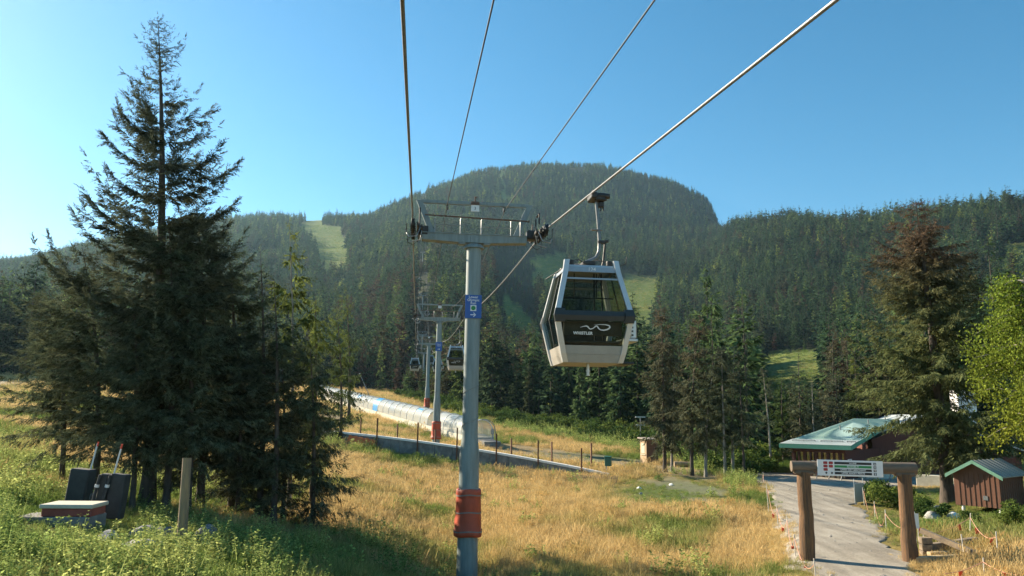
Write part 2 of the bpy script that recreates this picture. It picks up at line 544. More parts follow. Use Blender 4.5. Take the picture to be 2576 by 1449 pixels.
def greenness(x, y, z=None):
    """how green the meadow is: lush on the left bank, tall weeds by wall and forest edge, dry gold elsewhere"""
    x = np.asarray(x, float); y = np.asarray(y, float)
    if z is None: z = ground(x, y)
    px, py, pz = project(np.stack([x, y, z], -1))
    px = np.where(pz > 1, px, np.where(x < 0, -600, 2700))
    r_ = np.hypot(x, y)
    n = fbm(x / 6.5, y / 6.5, 4)
    g = np.clip((n - .53) * 5, 0, .85)
    left = np.clip((760 - px) / 260, 0, 1) * np.clip((37 - r_) / 10, 0, 1)
    g = np.maximum(g, left * np.clip(.05 + n * 1.15, 0, 1))
    edge = np.clip((r_ - (meadow_limit(px) - 34)) / 22, 0, 1) * (px > 1000)
    g = np.maximum(g, edge * np.clip(n * 1.7 - .15, 0, 1))
    right = np.clip((px - 2130) / 80, 0, 1) * np.clip((r_ - 26) / 8, 0, 1) * np.clip((60 - r_) / 8, 0, 1)
    g = np.maximum(g, right * np.clip(n * 1.6, 0, 1))
    mid = np.clip(1 - np.abs(px - 1700) / 230, 0, 1) * np.clip(1 - np.abs(py - 1235) / 50, 0, 1)
    g = np.maximum(g, np.clip(mid * 1.6, 0, .9))
    low = np.clip((py - 1330 - (px - 1100) * .12) / 70, 0, 1) * np.clip((1750 - px) / 300, 0, 1)
    return np.maximum(g, low * np.clip(n * 1.3, 0, .8))
GRAVEL = [   # bare gravel patches in the grass, besides the path itself
 [(1600, 1208), (1690, 1200), (1770, 1222), (1850, 1240), (1820, 1252), (1700, 1232)],
 [(1700, 1246), (1800, 1258), (1890, 1252), (1880, 1264), (1760, 1270)],
 [(1225, 1112), (1300, 1120), (1620, 1158), (1635, 1172), (1560, 1178), (1300, 1150), (1225, 1135)],
 [(780, 1038), (860, 1045), (900, 1068), (870, 1082), (780, 1066)],
 [(-300, 965), (0, 956), (95, 958), (70, 972), (-20, 980), (-300, 990)],
 [(1640, 1168), (1800, 1178), (1880, 1190), (1890, 1206), (1760, 1206), (1640, 1190)],
]
def gravelness(x, y, z):
    px, py, pz = project(np.stack([x, y, z], -1))
    jx = (fbm(np.asarray(x) / 2.2, np.asarray(y) / 2.2, 3) - .5) * 60
    m = np.zeros(np.shape(px))
    for c in GRAVEL: m = np.maximum(m, in_poly(px + jx, py + jx * .15, c).astype(float))
    return np.where(pz > 1, m, 0)
nA, nR = _X.shape
gi_ = np.arange(nA * nR).reshape(nA, nR)
quads = np.stack([gi_[:-1, :-1], gi_[1:, :-1], gi_[1:, 1:], gi_[:-1, 1:]], -1).reshape(-1, 4)[:, ::-1]
GV = np.stack([_X, _Y, TERR], -1).reshape(-1, 3)
ter = mesh_from('terrain', GV, np.ascontiguousarray(quads), [ground_material()], attrs={
    'forest': FOREST_MASK.ravel(), 'green': greenness(GV[:, 0], GV[:, 1], GV[:, 2]),
    'gravel': gravelness(GV[:, 0], GV[:, 1], GV[:, 2]) * .4, 'far': np.clip((_RR.ravel() - 200) / 200, 0, 1)}, smooth=True)
terrain = tag(link('terrain', ter), kind='structure')

# ------------------------------------------------------------------ conifers
def kites(P, D, Nn, ln, wd):
    """kite-shaped leaf sprays: base P, direction D, flat side Nn, length, width -> V (4n,3), F (n,4)"""
    S = np.cross(D, Nn); S /= np.linalg.norm(S, axis=1, keepdims=True) + 1e-9
    mid = P + D * (ln * .45)[:, None]
    V = np.stack([P, mid + S * (wd * .5)[:, None], P + D * ln[:, None], mid - S * (wd * .5)[:, None]], 1).reshape(-1, 3)
    return V, np.arange(len(P) * 4).reshape(-1, 4)
def unit(a): return a / (np.linalg.norm(a, axis=-1, keepdims=True) + 1e-9)

def conifer(seed, H, rad, base=.08, nb=90, nt=16, slope=.15, droop=.55, upturn=.25, tlen=.10, twid=.3, power=.85, hang=.35,
            sub=0, jitter=.25, limbs=(), top=1.0, gap=0.0, lean=(0, 0), stem_r=None, dead_top=0.0, side=None, nl=.32):
    """returns trunk mesh builder and crown arrays (V, F, tw). Branches in uneven whorls, each with sprays of twigs.
    limbs: extra long branches (height, azimuth, length, slope, upturn)"""
    g = np.random.default_rng(seed)
    hb = base + (1 - base) * g.random(nb) ** .92 * top
    hb = np.sort(hb)
    if gap:                                              # uneven whorls
        hb = np.round(hb / gap) * gap + g.normal(0, gap * .18, nb)
        hb = np.clip(hb, base, .995 * top)
    hn = (hb - base) / (1 - base)
    prof = np.clip((1 - hn), 0, 1) ** power * np.minimum(1, .55 + hn * 2.6)
    az = g.random(nb) * 2 * np.pi
    ln = rad * prof * g.uniform(1 - jitter * 2, 1 + jitter, nb) + .018 * H * .5
    if side is not None:
        ln *= 1 + side[1] * np.cos(az - side[0])
    sl = slope + g.normal(0, .12, nb) + hn * .35
    ut = np.full(nb, upturn) * g.uniform(.4, 1.5, nb)
    dr = np.full(nb, droop) * g.uniform(.6, 1.3, nb) * (1 - .6 * hn)
    if limbs:
        A = np.array(limbs, float)
        hb = np.append(hb, A[:, 0]); az = np.append(az, A[:, 1]); ln = np.append(ln, A[:, 2])
        sl = np.append(sl, A[:, 3]); ut = np.append(ut, A[:, 4]); dr = np.append(dr, np.full(len(A), .1))
    nB = len(hb)
    dh = np.stack([np.sin(az), np.cos(az), np.zeros(nB)], 1)
    def axis(h):
        return np.stack([lean[0] * h * h * H, lean[1] * h * h * H, h * H], -1)
    org = axis(hb)
    def bp(i, t):
        L_ = ln[i]
        p = org[i] + dh[i] * (L_ * t)[:, None]
        p[:, 2] += L_ * (sl[i] * t - dr[i] * t * t + ut[i] * t ** 3)
        return p
    cnt = np.maximum(3, (nt * (ln / (rad * .6)) ** .8).astype(int))
    if limbs: cnt[-len(limbs):] = (cnt[-len(limbs):] * 2.6).astype(int)
    bi = np.repeat(np.arange(nB), cnt)
    t = np.clip(g.random(len(bi)) ** .75, .1, 1)
    t[np.cumsum(cnt) - 1] = 1.0
    p = bp(bi, t)
    tang = unit(bp(bi, np.minimum(t + .05, 1.05)) - bp(bi, t - .05))
    sd_ = np.cross(tang, np.array([0, 0, 1.0])) * g.choice([-1, 1], len(bi))[:, None]
    D = tang * g.uniform(.4, 1.1, (len(bi), 1)) + sd_ * g.uniform(.15, .9, (len(bi), 1))
    D[:, 2] -= hang * g.uniform(.2, 1.8, len(bi))
    endm = t > .98
    D[endm] = tang[endm]
    D = unit(D + g.normal(0, .15, D.shape))
    tl = tlen * H * g.uniform(.55, 1.2, len(bi)) * (1.12 - .55 * t) * np.clip(ln[bi] / (rad * .5), .35, 1.1)
    up_ = unit(np.array([0, 0, 1.0]) + g.normal(0, .5, D.shape))
    tw0 = g.random(len(bi))
    if sub == 0:
        V, F = kites(p, D, up_, tl, tl * twid)
        tw = np.repeat(tw0, 4)
    else:                                                # each twig: small needle sprays along both sides
        k = np.arange(sub)
        ii = np.repeat(np.arange(len(bi)), sub); kk = np.tile(k, len(bi))
        q = p[ii] + D[ii] * (tl[ii] * (kk / sub * .9))[:, None]
        S = unit(np.cross(D, up_))[ii] * np.where(kk % 2 == 0, 1, -1)[:, None]
        DD = unit(D[ii] * .9 + S * g.uniform(.35, .9, (len(ii), 1)) + g.normal(0, .18, (len(ii), 3)))
        DD[:, 2] -= hang * .25
        l2 = tl[ii] * nl * (1.15 - .5 * kk / sub) * g.uniform(.7, 1.25, len(ii))
        V, F = kites(q, unit(DD), unit(up_[ii] + g.normal(0, .35, (len(ii), 3))), l2, l2 * twid)
        tw = np.repeat(np.clip(tw0[ii] + g.normal(0, .15, len(ii)), 0, 1), 4)
    hz = V[:, 2] / H
    tb = MB()
    r0 = stem_r or (.011 * H + .02)
    hs = [0, .02, .06, .15, .3, .5, .7, .85, .97, 1.0]
    tb.tube([tuple(axis(np.array(h)) - (np.array([0, 0, .4]) if h == 0 else 0)) for h in hs],
            [r0 * (1.45 if h == 0 else 1.2 if h == .02 else max(.06, (1 - h) ** .8)) for h in hs], 10)
    return tb, V, F, tw, hz, (hb, bp, ln)

def crown_mesh(name, V, F, tw, mats, hz=None):
    at = {'tw': tw}
    if hz is not None: at['hz'] = hz
    return mesh_from(name, V, np.ascontiguousarray(F), mats, attrs=at)

bark = mat('bark', (.11, .085, .065), .9, noise=.55, nscale=3, bump=.6, bscale=14, stretch=(3, 3, .6))
pale_bark = mat('pale_bark', (.36, .32, .27), .9, noise=.5, nscale=3, bump=.5, bscale=14, stretch=(3, 3, .6))
needle = foliage_mat('forest_needles', [(0.0, (.098, .064, .046)), (.18, (.080, .072, .042)), (.36, (.060, .080, .043)), (.55, (.044, .085, .047)), (.78, (.100, .150, .055)), (1.0, (.25, .29, .075))], spread=.65, translucent=.4)

def forest_proto(seed, kw, deciduous=False):
    tb, V, F, tw, hz, _ = conifer(seed, **kw)
    g = MB(); g.add(tb.V, tb.F, 0, True)
    off = len(tb.V)
    Vt = np.array(tb.V)
    # trunk as quads only
    qf = np.array([f for f in tb.F if len(f) == 4])
    VV = np.vstack([Vt, V]); FF = np.vstack([qf, F + off])
    mi = np.r_[np.ones(len(qf)), np.zeros(len(F))]
    return mesh_from('forest_tree', VV, FF, [needle, bark], mi, {'tw': np.r_[np.full(off, .5), tw]})
KINDS = [
    dict(H=1.0, stem_r=.0085, rad=.16, nb=64, nt=12, base=.03, tlen=.10, twid=.42, slope=.02, droop=.45, upturn=.2, hang=.5),
    dict(H=1.0, stem_r=.0085, rad=.19, nb=64, nt=12, base=.02, tlen=.11, twid=.42, slope=.05, droop=.5, upturn=.25, hang=.45),
    dict(H=1.0, stem_r=.0085, rad=.13, nb=60, nt=11, base=.05, tlen=.09, twid=.45, slope=-.05, droop=.4, upturn=.15, hang=.6, jitter=.4),
    dict(H=1.0, stem_r=.0085, rad=.16, nb=60, nt=12, base=.04, tlen=.11, twid=.40, slope=.1, droop=.7, upturn=.25, hang=.7, jitter=.35, power=.7),
    dict(H=1.0, stem_r=.0085, rad=.14, nb=50, nt=10, tlen=.09, twid=.42, slope=.0, droop=.4, upturn=.25, hang=.4, jitter=.45, base=.15, gap=.05),
]
FAR_PROTO = [proto('forest_tree_source', forest_proto(100 + i, k)) for i, k in enumerate(KINDS)]
NEARK = []
for i, k in enumerate(KINDS):
    for j in range(2):
        kk = dict(k); kk['nb'] = int(k['nb'] * 1.9); kk['nt'] = int(k['nt'] * 1.6); kk['tlen'] = k['tlen'] * .72; kk['twid'] = k['twid'] * .9
        NEARK.append((200 + i * 10 + j, kk))

# candidates over the slope
def sow():
    out = []
    r_ = 66.0
    while r_ < 2000:
        s = (3.2 + .0031 * r_) * (1.2 if 220 < r_ < 1000 else 1.0)
        n = int(R(92) * r_ / s)
        a = (np.arange(n) + rng.uniform(-.42, .42, n)) / n * R(92) - R(46)
        q = r_ + rng.uniform(-.45, .45, n) * s
        out.append(np.stack([a, q], 1))
        r_ += s * .95
    A = np.vstack(out)
    a, q = A[:, 0], A[:, 1]
    x, y = q * np.sin(a), q * np.cos(a)
    z = ground(x, y)
    px, py, pz = project(np.stack([x, y, z], -1))
    cre = np.interp(a, AZ_F, CREST)
    keep = (q > meadow_limit(px) * 1.0 + rng.uniform(-6, 6, len(q))) & (q < cre + 90) & ~is_clear(x, y, z)
    # keep the lodge and its yard free
    keep &= ~((fbm(x / 16, y / 16, 3) > .66) & (q > 120))
    keep &= ~((px > 1935) & (q < 96) & (q > 40))
    return x[keep], y[keep], z[keep], q[keep], px[keep], py[keep]
fx, fy, fz, fr, fpx, fpy = sow()
nF = len(fx)
fh = (11.5 + 8.5 * fbm(fx / 70, fy / 70, 3) + rng.normal(0, 3.0, nF)) * np.interp(fr, [100, 300, 900, 1800], [.92, 1.18, 1.12, .75])
fs_, fo_ = to_line(fx, fy)
fh = fh * np.where(rng.random(nF) < .12, rng.uniform(1.2, 1.5, nF), 1) * np.where(rng.random(nF) < .15, rng.uniform(.45, .7, nF), 1)
fh = np.clip(fh, 4.0, 27)
_tz = fr * np.array([ray(p, 962)[2] / math.hypot(*ray(p, 962)[:2]) for p in np.linspace(1905, 2085, 2)]).mean() - fz
fh = np.where((fpx > 1908) & (fpx < 2082) & (fr < 330), np.clip(np.minimum(fh, _tz), 2.5, 24), fh)
fh = np.where((fr > 380) & (fr < 1100) & (((fpx > 1440) & (fpx < 1600) & (fpy > 680) & (fpy < 860)) | ((fpx > 1240) & (fpx < 1350) & (fpy > 620) & (fpy < 860))), np.minimum(fh, 5.0), fh)
fh = np.where(np.abs(fo_ - 1.9) < 5.5, np.minimum(fh, 8.5), fh)
tn = fbm(fx / 45 + 9, fy / 45, 3); tn2 = fbm(fx / 130 + 40, fy / 130, 3)
ft = .53 + rng.normal(0, .09, nF)
brown = (tn > .54) & (rng.random(nF) < np.where((fpx > 820) & (fpx < 1400) & (fr < 700), .55, .16))
ft[brown] = rng.uniform(0, .25, brown.sum())
yel = rng.random(nF) < np.where(fr < 420, .09, .05) * np.clip(tn2 * 2, .2, 1.6)
ft[yel] = rng.uniform(.8, 1.0, yel.sum())
ft[(~brown) & (~yel)] += (fbm(fx / 38 + 80, fy / 38, 3)[(~brown) & (~yel)] - .47) * .75
ft = np.clip(ft, 0, 1)
ft = np.where(fr < 135, np.minimum(ft, .72), ft)
fk = rng.integers(0, len(KINDS), nF)
fang = rng.random(nF) * 6.283
fw = rng.uniform(.75, 1.35, nF)
# which ones the photograph shows largest: coarse near-to-far occlusion in the picture
order = np.argsort(fr)
occ = np.zeros((230, 420), bool)
indiv = []
for i in order:
    if len(indiv) >= 255 or fr[i] > 520: break
    hpx = fh[i] * F_PX / fr[i]
    if not (-60 < fpx[i] < 2630): continue
    c0 = (fpx[i] - hpx * .13) / 8 + 40; c1 = (fpx[i] + hpx * .13) / 8 + 40
    rw0, rw1 = (fpy[i] - hpx) / 8, fpy[i] / 8
    a0, a1, b0, b1 = int(max(c0, 0)), int(min(c1 + 1, 420)), int(max(rw0, 0)), int(min(rw1 + 1, 230))
    sub_ = occ[b0:b1, a0:a1]
    if sub_.size == 0: continue
    if 60 < fpx[i] < 760 and fpy[i] > 870: vis = 0                # behind the near spruces
    else: vis = 1 - sub_.mean()
    occ[b0 + (b1 - b0) // 4:b1, a0:a1] = True
    if vis > .3: indiv.append(i)
indiv = np.array(indiv)
mask = np.ones(nF, bool); mask[indiv] = False
fo = scatter('forest', np.stack([fx, fy, fz - .2], 1)[mask], fk[mask], np.stack([0 * fang, 0 * fang, fang], 1)[mask],
             np.stack([fh * fw, fh * fw, fh], 1)[mask], ft[mask], FAR_PROTO)
tag(fo, 'dark conifer forest covering the mountain slopes behind the lift', 'forest', kind='stuff')

NEAR_MESH = [forest_proto(s, k) for s, k in NEARK]
def forest_label(px, t, r_):
    tone = 'rust brown dying' if t < .26 else 'sunlit yellow green' if t > .78 else 'mid green' if t > .62 else 'dark green'
    where = ('behind the near spruces at the left' if px < 760 else 'left of the lift line above the covered conveyor' if px < 1040 else
             'between the lift towers and the hanging cabin' if px < 1400 else 'below the hanging cabin' if px < 1620 else
             'behind the grove of bare trunks' if px < 1900 else 'behind the green roofed lodge')
    return f'{tone} conifer of the forest {where}', f'{tone} forest conifers {where}'
for i in indiv:
    me = NEAR_MESH[fk[i] * 2 + int(rng.integers(0, 2))]
    o = link('conifer_tree', me, None, (fx[i], fy[i], fz[i] - .15), fang[i])
    o.scale = (fh[i] * fw[i], fh[i] * fw[i], fh[i])
    o['tint'] = float(ft[i])
    lb, gp = forest_label(fpx[i], ft[i], fr[i])
    tag(o, lb, 'tree', gp)
# ------------------------------------------------------------------ lift: towers, ropes, cabins
paint = mat('lift_paint', (.26, .31, .30), .45, noise=.30, nscale=2.5, stretch=(3, 3, .35), bump=.08, bscale=30)
paint_cap = mat('weathered_paint', (.27, .29, .26), .6, noise=.45, nscale=5)
galv = mat('galvanised_steel', (.38, .38, .37), .4, metal=.7, noise=.3, nscale=12)
rusty = mat('rusty_bar', (.17, .10, .07), .8, noise=.5, nscale=14)
rubber = mat('black_rubber', (.018, .018, .018), .6, noise=.3, nscale=10)
dark_steel = mat('dark_steel', (.06, .055, .05), .5, metal=.4, noise=.4, nscale=9)
orange_pad = mat('orange_vinyl', (.56, .085, .032), .55, noise=.22, nscale=3.5, bump=.35, bscale=6, stretch=(1, 1, .4))
strap_grey = mat('strap_grey', (.26, .20, .17), .7)
sign_blue = mat('sign_blue', (.022, .105, .40), .4, noise=.12, nscale=2)
sign_white = mat('sign_white', (.78, .79, .78), .45, noise=.06)
sign_green = mat('sign_green', (.02, .25, .07), .45)
sign_black = mat('sign_black', (.02, .02, .022), .5)
sign_red = mat('sign_red', (.36, .03, .03), .5)
rope_mat = mat('wire_rope', (.33, .33, .325), .42, metal=.75, noise=.5, nscale=30, stretch=(1, 1, 1))
wire_mat = mat('dark_wire', (.035, .04, .045), .6)

def arrow(b, cx, cz, L_, th, y0, y1):
    b.prism([(cx - L_ / 2, cz - th / 2), (cx + L_ * .38, cz - th / 2), (cx + L_ * .38, cz + th / 2), (cx - L_ / 2, cz + th / 2)], y0, y1)
    hx = cx + L_ / 2
    b.prism([(hx, cz), (hx - L_ * .38, cz + L_ * .38), (hx - L_ * .38 - th * .9, cz + L_ * .38 - th * .25), (hx - th * 1.35, cz)], y0, y1)
    b.prism([(hx - th * 1.35, cz), (hx - L_ * .38 - th * .9, cz - L_ * .38 + th * .25), (hx - L_ * .38, cz - L_ * .38), (hx, cz)], y0, y1)

def lettering(txt, size, m, parent, loc, name='lettering', **kw):
    me = text_mesh(txt, size, m, **kw)
    o = link(name, me, parent, loc)
    o.rotation_euler = (R(90), 0, 0)
    return o

def sheaves(parent, x, zr, slope, side, detail):
    """a train of guide wheels under the rope on its rocker beams; x = rope offset, zr = rope height"""
    n = 6
    b = MB()
    sp = .44
    Y = [(-n / 2 + .5 + i) * sp for i in range(n)]
    zc = zr - .20
    fx_ = x - side * .16
    b.hexa([(fx_ - .03, Y[0] - .1, zc + slope * Y[0] - .05), (fx_ + .03, Y[0] - .1, zc + slope * Y[0] - .05), (fx_ + .03, Y[0] - .1, zc + slope * Y[0] + .05), (fx_ - .03, Y[0] - .1, zc + slope * Y[0] + .05)],
           [(fx_ - .03, Y[-1] + .1, zc + slope * Y[-1] - .05), (fx_ + .03, Y[-1] + .1, zc + slope * Y[-1] - .05), (fx_ + .03, Y[-1] + .1, zc + slope * Y[-1] + .05), (fx_ - .03, Y[-1] + .1, zc + slope * Y[-1] + .05)])
    for i in range(0, n, 2):
        ym = (Y[i] + Y[i + 1]) / 2
        b.box((fx_ + side * -.05, ym, zc + slope * ym - .07), (.05, sp * 1.5, .13), bevel=.01)
    b.box((x - side * .36, 0, zc - .06), (.34, .42, .34), bevel=.03)          # bearing block on the arm end
    b.box((x - side * .30, -.5, zc - .10), (.05, .9, .10))
    for y in (-1.15, 1.15):                                                   # catch forks
        b.tube([(x + side * .02, y, zc - .40 + slope * y), (x + side * .20, y, zc - .30 + slope * y), (x + side * .22, y, zc + .02 + slope * y)], .014, 6)
        b.tube([(x + side * .02, y, zc - .40 + slope * y), (x - side * .2, y, zc - .22 + slope * y)], .014, 6)
    for y in (-.95, -.2, .6):
        b.tube([(x - side * .22, y, zc + .15), (x - side * .22, y, zc + .52)], .025, 6)
    b.tube([(x - side * .22, -.95, zc + .52), (x - side * .22, -.45, zc + .52)], .035, 6)
    a = b.build('sheave_assembly', dark_steel, parent)
    g = MB()                                                                  # rope catcher hoop below
    g.tube([(x - side * .24, -1.0, zc - .16), (x - side * .15, -1.25, zc - .52), (x + side * .12, -1.3, zc - .60), (x + side * .2, -1.05, zc - .40)], .022, 6)
    g.tube([(x - side * .3, -.7, zc - .2), (x - side * .26, -.75, zc - .55), (x + side * .1, -.6, zc - .6)], .020, 6)
    g.build('rope_catcher', galv, a)
    for i in range(n):
        w = MB()
        w.lathe((x, Y[i], zc + slope * Y[i]), [(.05, -.055), (.20, -.055), (.215, -.04), (.185, -.012), (.185, .012), (.215, .04), (.20, .055), (.05, .055)], 20 if detail else 12, axis='x')
        w.lathe((x, Y[i], zc + slope * Y[i]), [(.035, -.09), (.035, .09)], 8, axis='x')
        w.build('sheave', rubber, a)

def lift_tower(s, base_z, arm_z, label, number=None, sign=None, pad=True, detail=True, rope_slope=(.1, .1), r_up=.27, r_lo=.345):
    p = line(s, 1.88, base_z)
    t = thing('lift_tower', label, 'lift tower', p, R(7.22), 'gondola lift towers')
    h = arm_z - base_z
    n = 40 if detail else 20
    b = MB()
    zt = h - .22
    k = h - 7.5 if detail else h * .34
    b.lathe((0, 0, 0), [(r_lo + .015, -.6), (r_lo + .015, .05), (r_lo, 1.2), (r_lo - .01, k - .05), (r_lo - .012, k), (r_up + .005, k + .55), (r_up, k + .6), (r_up - .01, zt - .12)], n)
    b.lathe((0, 0, 0), [(r_up + .09, zt - .14), (r_up + .09, zt - .06), (r_up + .02, zt - .06), (r_up + .02, zt)], n)
    pole = b.build('pole', paint, t)
    if detail:                                        # cable tape spiralling down the pole
        w = MB()
        for z0 in (k + .9, k + 2.0, k + 4.6):
            pts = [((r_up + .008) * math.sin(th), -(r_up + .008) * math.cos(th), z0 + .35 * (th + 1.5) / 3) for th in np.linspace(-1.5, 1.5, 14)]
            w.tube(pts, .009, 5)
        w.build('band', paint_cap, pole)
    a = MB()
    xl, xr = -1.86, 1.88
    zb, zt2 = h - .17, h + .15
    a.box(((xl + xr) / 2, 0, h + .14), (xr - xl, .46, .03))
    a.prism([(xl, zb + .06), (-.55, zb), (.55, zb), (xr, zb + .06), (xr, zt2 - .025), (xl, zt2 - .025)], -.20, .20)
    a.box(((xl + xr) / 2, 0, zb - .012 + .03), (xr - xl - 1.0, .46, .025)) if False else None
    a.box((0, -.215, h - .06), (.30, .03, .24), bevel=.01)
    for x in (xl + .42, xr - .45):
        a.lathe((x, -.2, h + .01), [(.085, -.018), (.085, 0.0)], 20, axis='y')
        a.lathe((x, -.2, h + .01), [(.022, -.04), (.022, -.018)], 10, axis='y')
    for k in range(16):
        th = k * math.pi / 8
        a.lathe(((r_up + .06) * math.cos(th), (r_up + .06) * math.sin(th), h - .28), [(.022, -.04), (.022, .03)], 6)
    for x in (-.45, .45):
        a.box((x, -.05, h - .21), (.22, .34, .05))
    arm = a.build('crossarm', paint, t)
    f = MB()                                          # lifting frame over the arm
    zf = h + 1.34
    for sx in (-1, 1):
        x0, x1 = sx * 1.50, sx * 2.0
        f.hexa([(x0 - .11, -.09, zt2), (x0 + .11, -.09, zt2), (x0 + .11, .09, zt2), (x0 - .11, .09, zt2)],
               [(x1 - .10, -.09, zf), (x1 + .10, -.09, zf), (x1 + .10, .09, zf), (x1 - .10, .09, zf)])
    f.box((0, 0, zf - .03), (3.9, .12, .12), bevel=.01)
    fr_ = f.build('lifting_frame', paint, t)
    rl = MB()
    y = -.32
    for x in (-1.42, -.52, .22, 1.28, 1.62):
        rl.tube([(x, y, h + .1), (x, y, h + .62), (x + .03, y, h + .68)], .017, 6)
    rl.tube([(-1.42, y, h + .40), (-.52, y, h + .40)], .012, 6)
    rl.tube([(.22, y, h + .38), (1.28, y, h + .38)], .012, 6)
    rail = rl.build('railing', galv, t)
    hr = MB(); hr.tube([(-1.78, y, h + .74), (1.95, y, h + .66)], .028, 8)
    hr.build('handrail', rusty, rail)
    if number:
        nb = MB(); nb.box((0, -.14, zf - .23), (.29, .02, .25), bevel=.008)
        pl = nb.build('number_plate', sign_white, t)
        bb = MB(); bb.box((0, -.12, zf - .05), (.30, .12, .12), bevel=.01); bb.tube([(0, -.1, zf), (0, -.1, zf + .18)], .022, 8); bb.box((.02, -.1, zf + .19), (.1, .1, .03))
        bb.build('plate_bracket', rusty, pl)
        lettering(number, .15, sign_black, pl, (0, -.152, zf - .24))
    for sx, off in ((-1, -.30), (1, 4.30)):
        x = off - 1.88
        sheaves(t, x, h + .47, rope_slope[0 if sx < 0 else 1], sx, detail)
    pu = MB()
    for x in (-.98, 1.05):                            # small pulleys the signal cable runs through
        pu.tube([(x, 0, zf - .08), (x, 0, zf - .18)], .02, 6)
        pu.lathe((x, 0, zf - .22), [(.03, -.02), (.09, -.02), (.07, 0), (.09, .02), (.03, .02)], 14, axis='x')
    pu.build('cable_pulley', dark_steel, fr_)
    if pad:
        q = MB()
        z0, z1 = pad, pad + 1.53
        rings = []
        nn = 48
        prof = [(z0, .445), (z0 + .04, .475), (z0 + .15, .475), (z0 + .18, .455), (z0 + .5, .445), (z0 + .72, .425), (z0 + .8, .420), (z0 + .84, .425), (z0 + 1.2, .415), (z1 - .22, .405), (z1 - .18, .42), (z1 - .03, .415), (z1, .39)]
        V, Fc = [], []
        for j, (zz, rr) in enumerate(prof):
            for i in range(nn):
                th = 2 * math.pi * i / nn
                w = 1 + .018 * math.sin(th * 7 + zz * 3) + .012 * math.sin(th * 17 + zz * 9)
                rr2 = (rr - .345 + r_lo) * w
                V.append((rr2 * math.cos(th), rr2 * math.sin(th), zz + .02 * math.sin(th * 3)))
        for j in range(len(prof) - 1):
            for i in range(nn):
                i2 = (i + 1) % nn
                Fc.append((j * nn + i, j * nn + i2, (j + 1) * nn + i2, (j + 1) * nn + i))
        q.add(V, Fc, 0, True)
        q.add(V[:nn], [tuple(range(nn))[::-1]]); q.add(V[-nn:], [tuple(range(nn))])
        pd = q.build('padding', orange_pad, t)
        st = MB()
        for zz, rr in ((z0 + .17, .468), (z0 + .78, .428), (z1 - .19, .422)):
            rr = (rr - .345 + r_lo)
            V = [(rr * 1.03 * math.cos(2 * math.pi * i / nn), rr * 1.03 * math.sin(2 * math.pi * i / nn), zz + dz + .02 * math.sin(6 * math.pi * i / nn)) for dz in (-.022, .022) for i in range(nn)]
            st.add(V, [(i, (i + 1) % nn, nn + (i + 1) % nn, nn + i) for i in range(nn)], 0, True)
        st.build('strap', strap_grey, pd)
    if sign:
        lines_, hgt, zc, piste = sign
        sg = MB()
        sg.box((0, -r_up - .035, zc), (.57, .02, hgt), bevel=.006)
        so = sg.build('trail_sign', sign_blue, t)
        y0 = -r_up - .048
        if piste:
            lettering(lines_, .125, sign_white, so, (-.005, y0, zc + .225), bold=.002)
            sq = MB(); sq.box((0, y0 + .001, zc - .055), (.21, .008, .21)); sq.build('trail_symbol', sign_white, so)
            ci = MB(); ci.lathe((0, y0 - .004, zc - .055), [(.078, -.006), (.078, 0)], 28, axis='y'); ci.build('trail_dot', sign_green, so)
            ar = MB(); arrow(ar, 0, zc - .29, .20, .032, y0 - .004, y0 + .003); ar.build('arrow', sign_white, so)
        else:
            lettering(lines_, .10, sign_white, so, (0, y0, zc + .13), bold=.001)
            ar = MB(); arrow(ar, 0, zc - .24, .22, .035, y0 - .004, y0 + .003); ar.build('arrow', sign_white, so)
    return t

TOW = [(25.8, 6.17), (66.7, 8.4), (126, 11.6), (208, 16.6), (312, 32.4), (400, 69), (700, 156), (1350, 414)]
def tower_ground(s): 
    p = line(s, 1.88, 0); return gz(p.x, p.y)
TOW = [(s, z if s < 300 else tower_ground(s) + 11.5) for s, z in TOW]
lift_tower(25.8, tower_ground(25.8) - .05, 6.17, 'nearest gondola tower with orange pad and a blue sign bearing a green dot', '3',
           ('Lower\nOlympic\nRun', .82, 3.69 - tower_ground(25.8) + .05, True), pad=-4.03 - tower_ground(25.8) + .05, rope_slope=(.08, .08))
lift_tower(66.7, tower_ground(66.7) - .05, 8.4, 'second gondola tower, orange padded, behind the low wall, with a small blue sign', '4',
           ("Children's\nLearning\nCentre", .80, 8.4 - tower_ground(66.7) - 2.45, False), pad=1.15, rope_slope=(.05, .05), r_up=.25, r_lo=.33)
lift_tower(126, tower_ground(126) - .05, 11.6, 'third grey gondola tower with orange pad rising behind the covered conveyor', '5', None, pad=1.0, detail=False, r_up=.30, r_lo=.40)
lift_tower(208, tower_ground(208) - .05, 16.6, 'fourth gondola tower, its pole bluish in the shade at the forest edge', '6', None, False, False)
lift_tower(312, tower_ground(312) - .05, TOW[4][1], 'fifth gondola tower, small, its frame seen just over the second crossarm', '7', None, False, False)
lift_tower(400, tower_ground(400) - .05, TOW[5][1], 'sixth gondola tower, tiny, half way up the forested slope', None, None, False, False)
lift_tower(700, tower_ground(700) - .05, TOW[6][1], 'seventh gondola tower, a thin white pole high in the forest', None, None, False, False)
lift_tower(1350, tower_ground(1350) - .05, TOW[7][1], 'topmost gondola tower standing on the skyline', None, None, False, False)

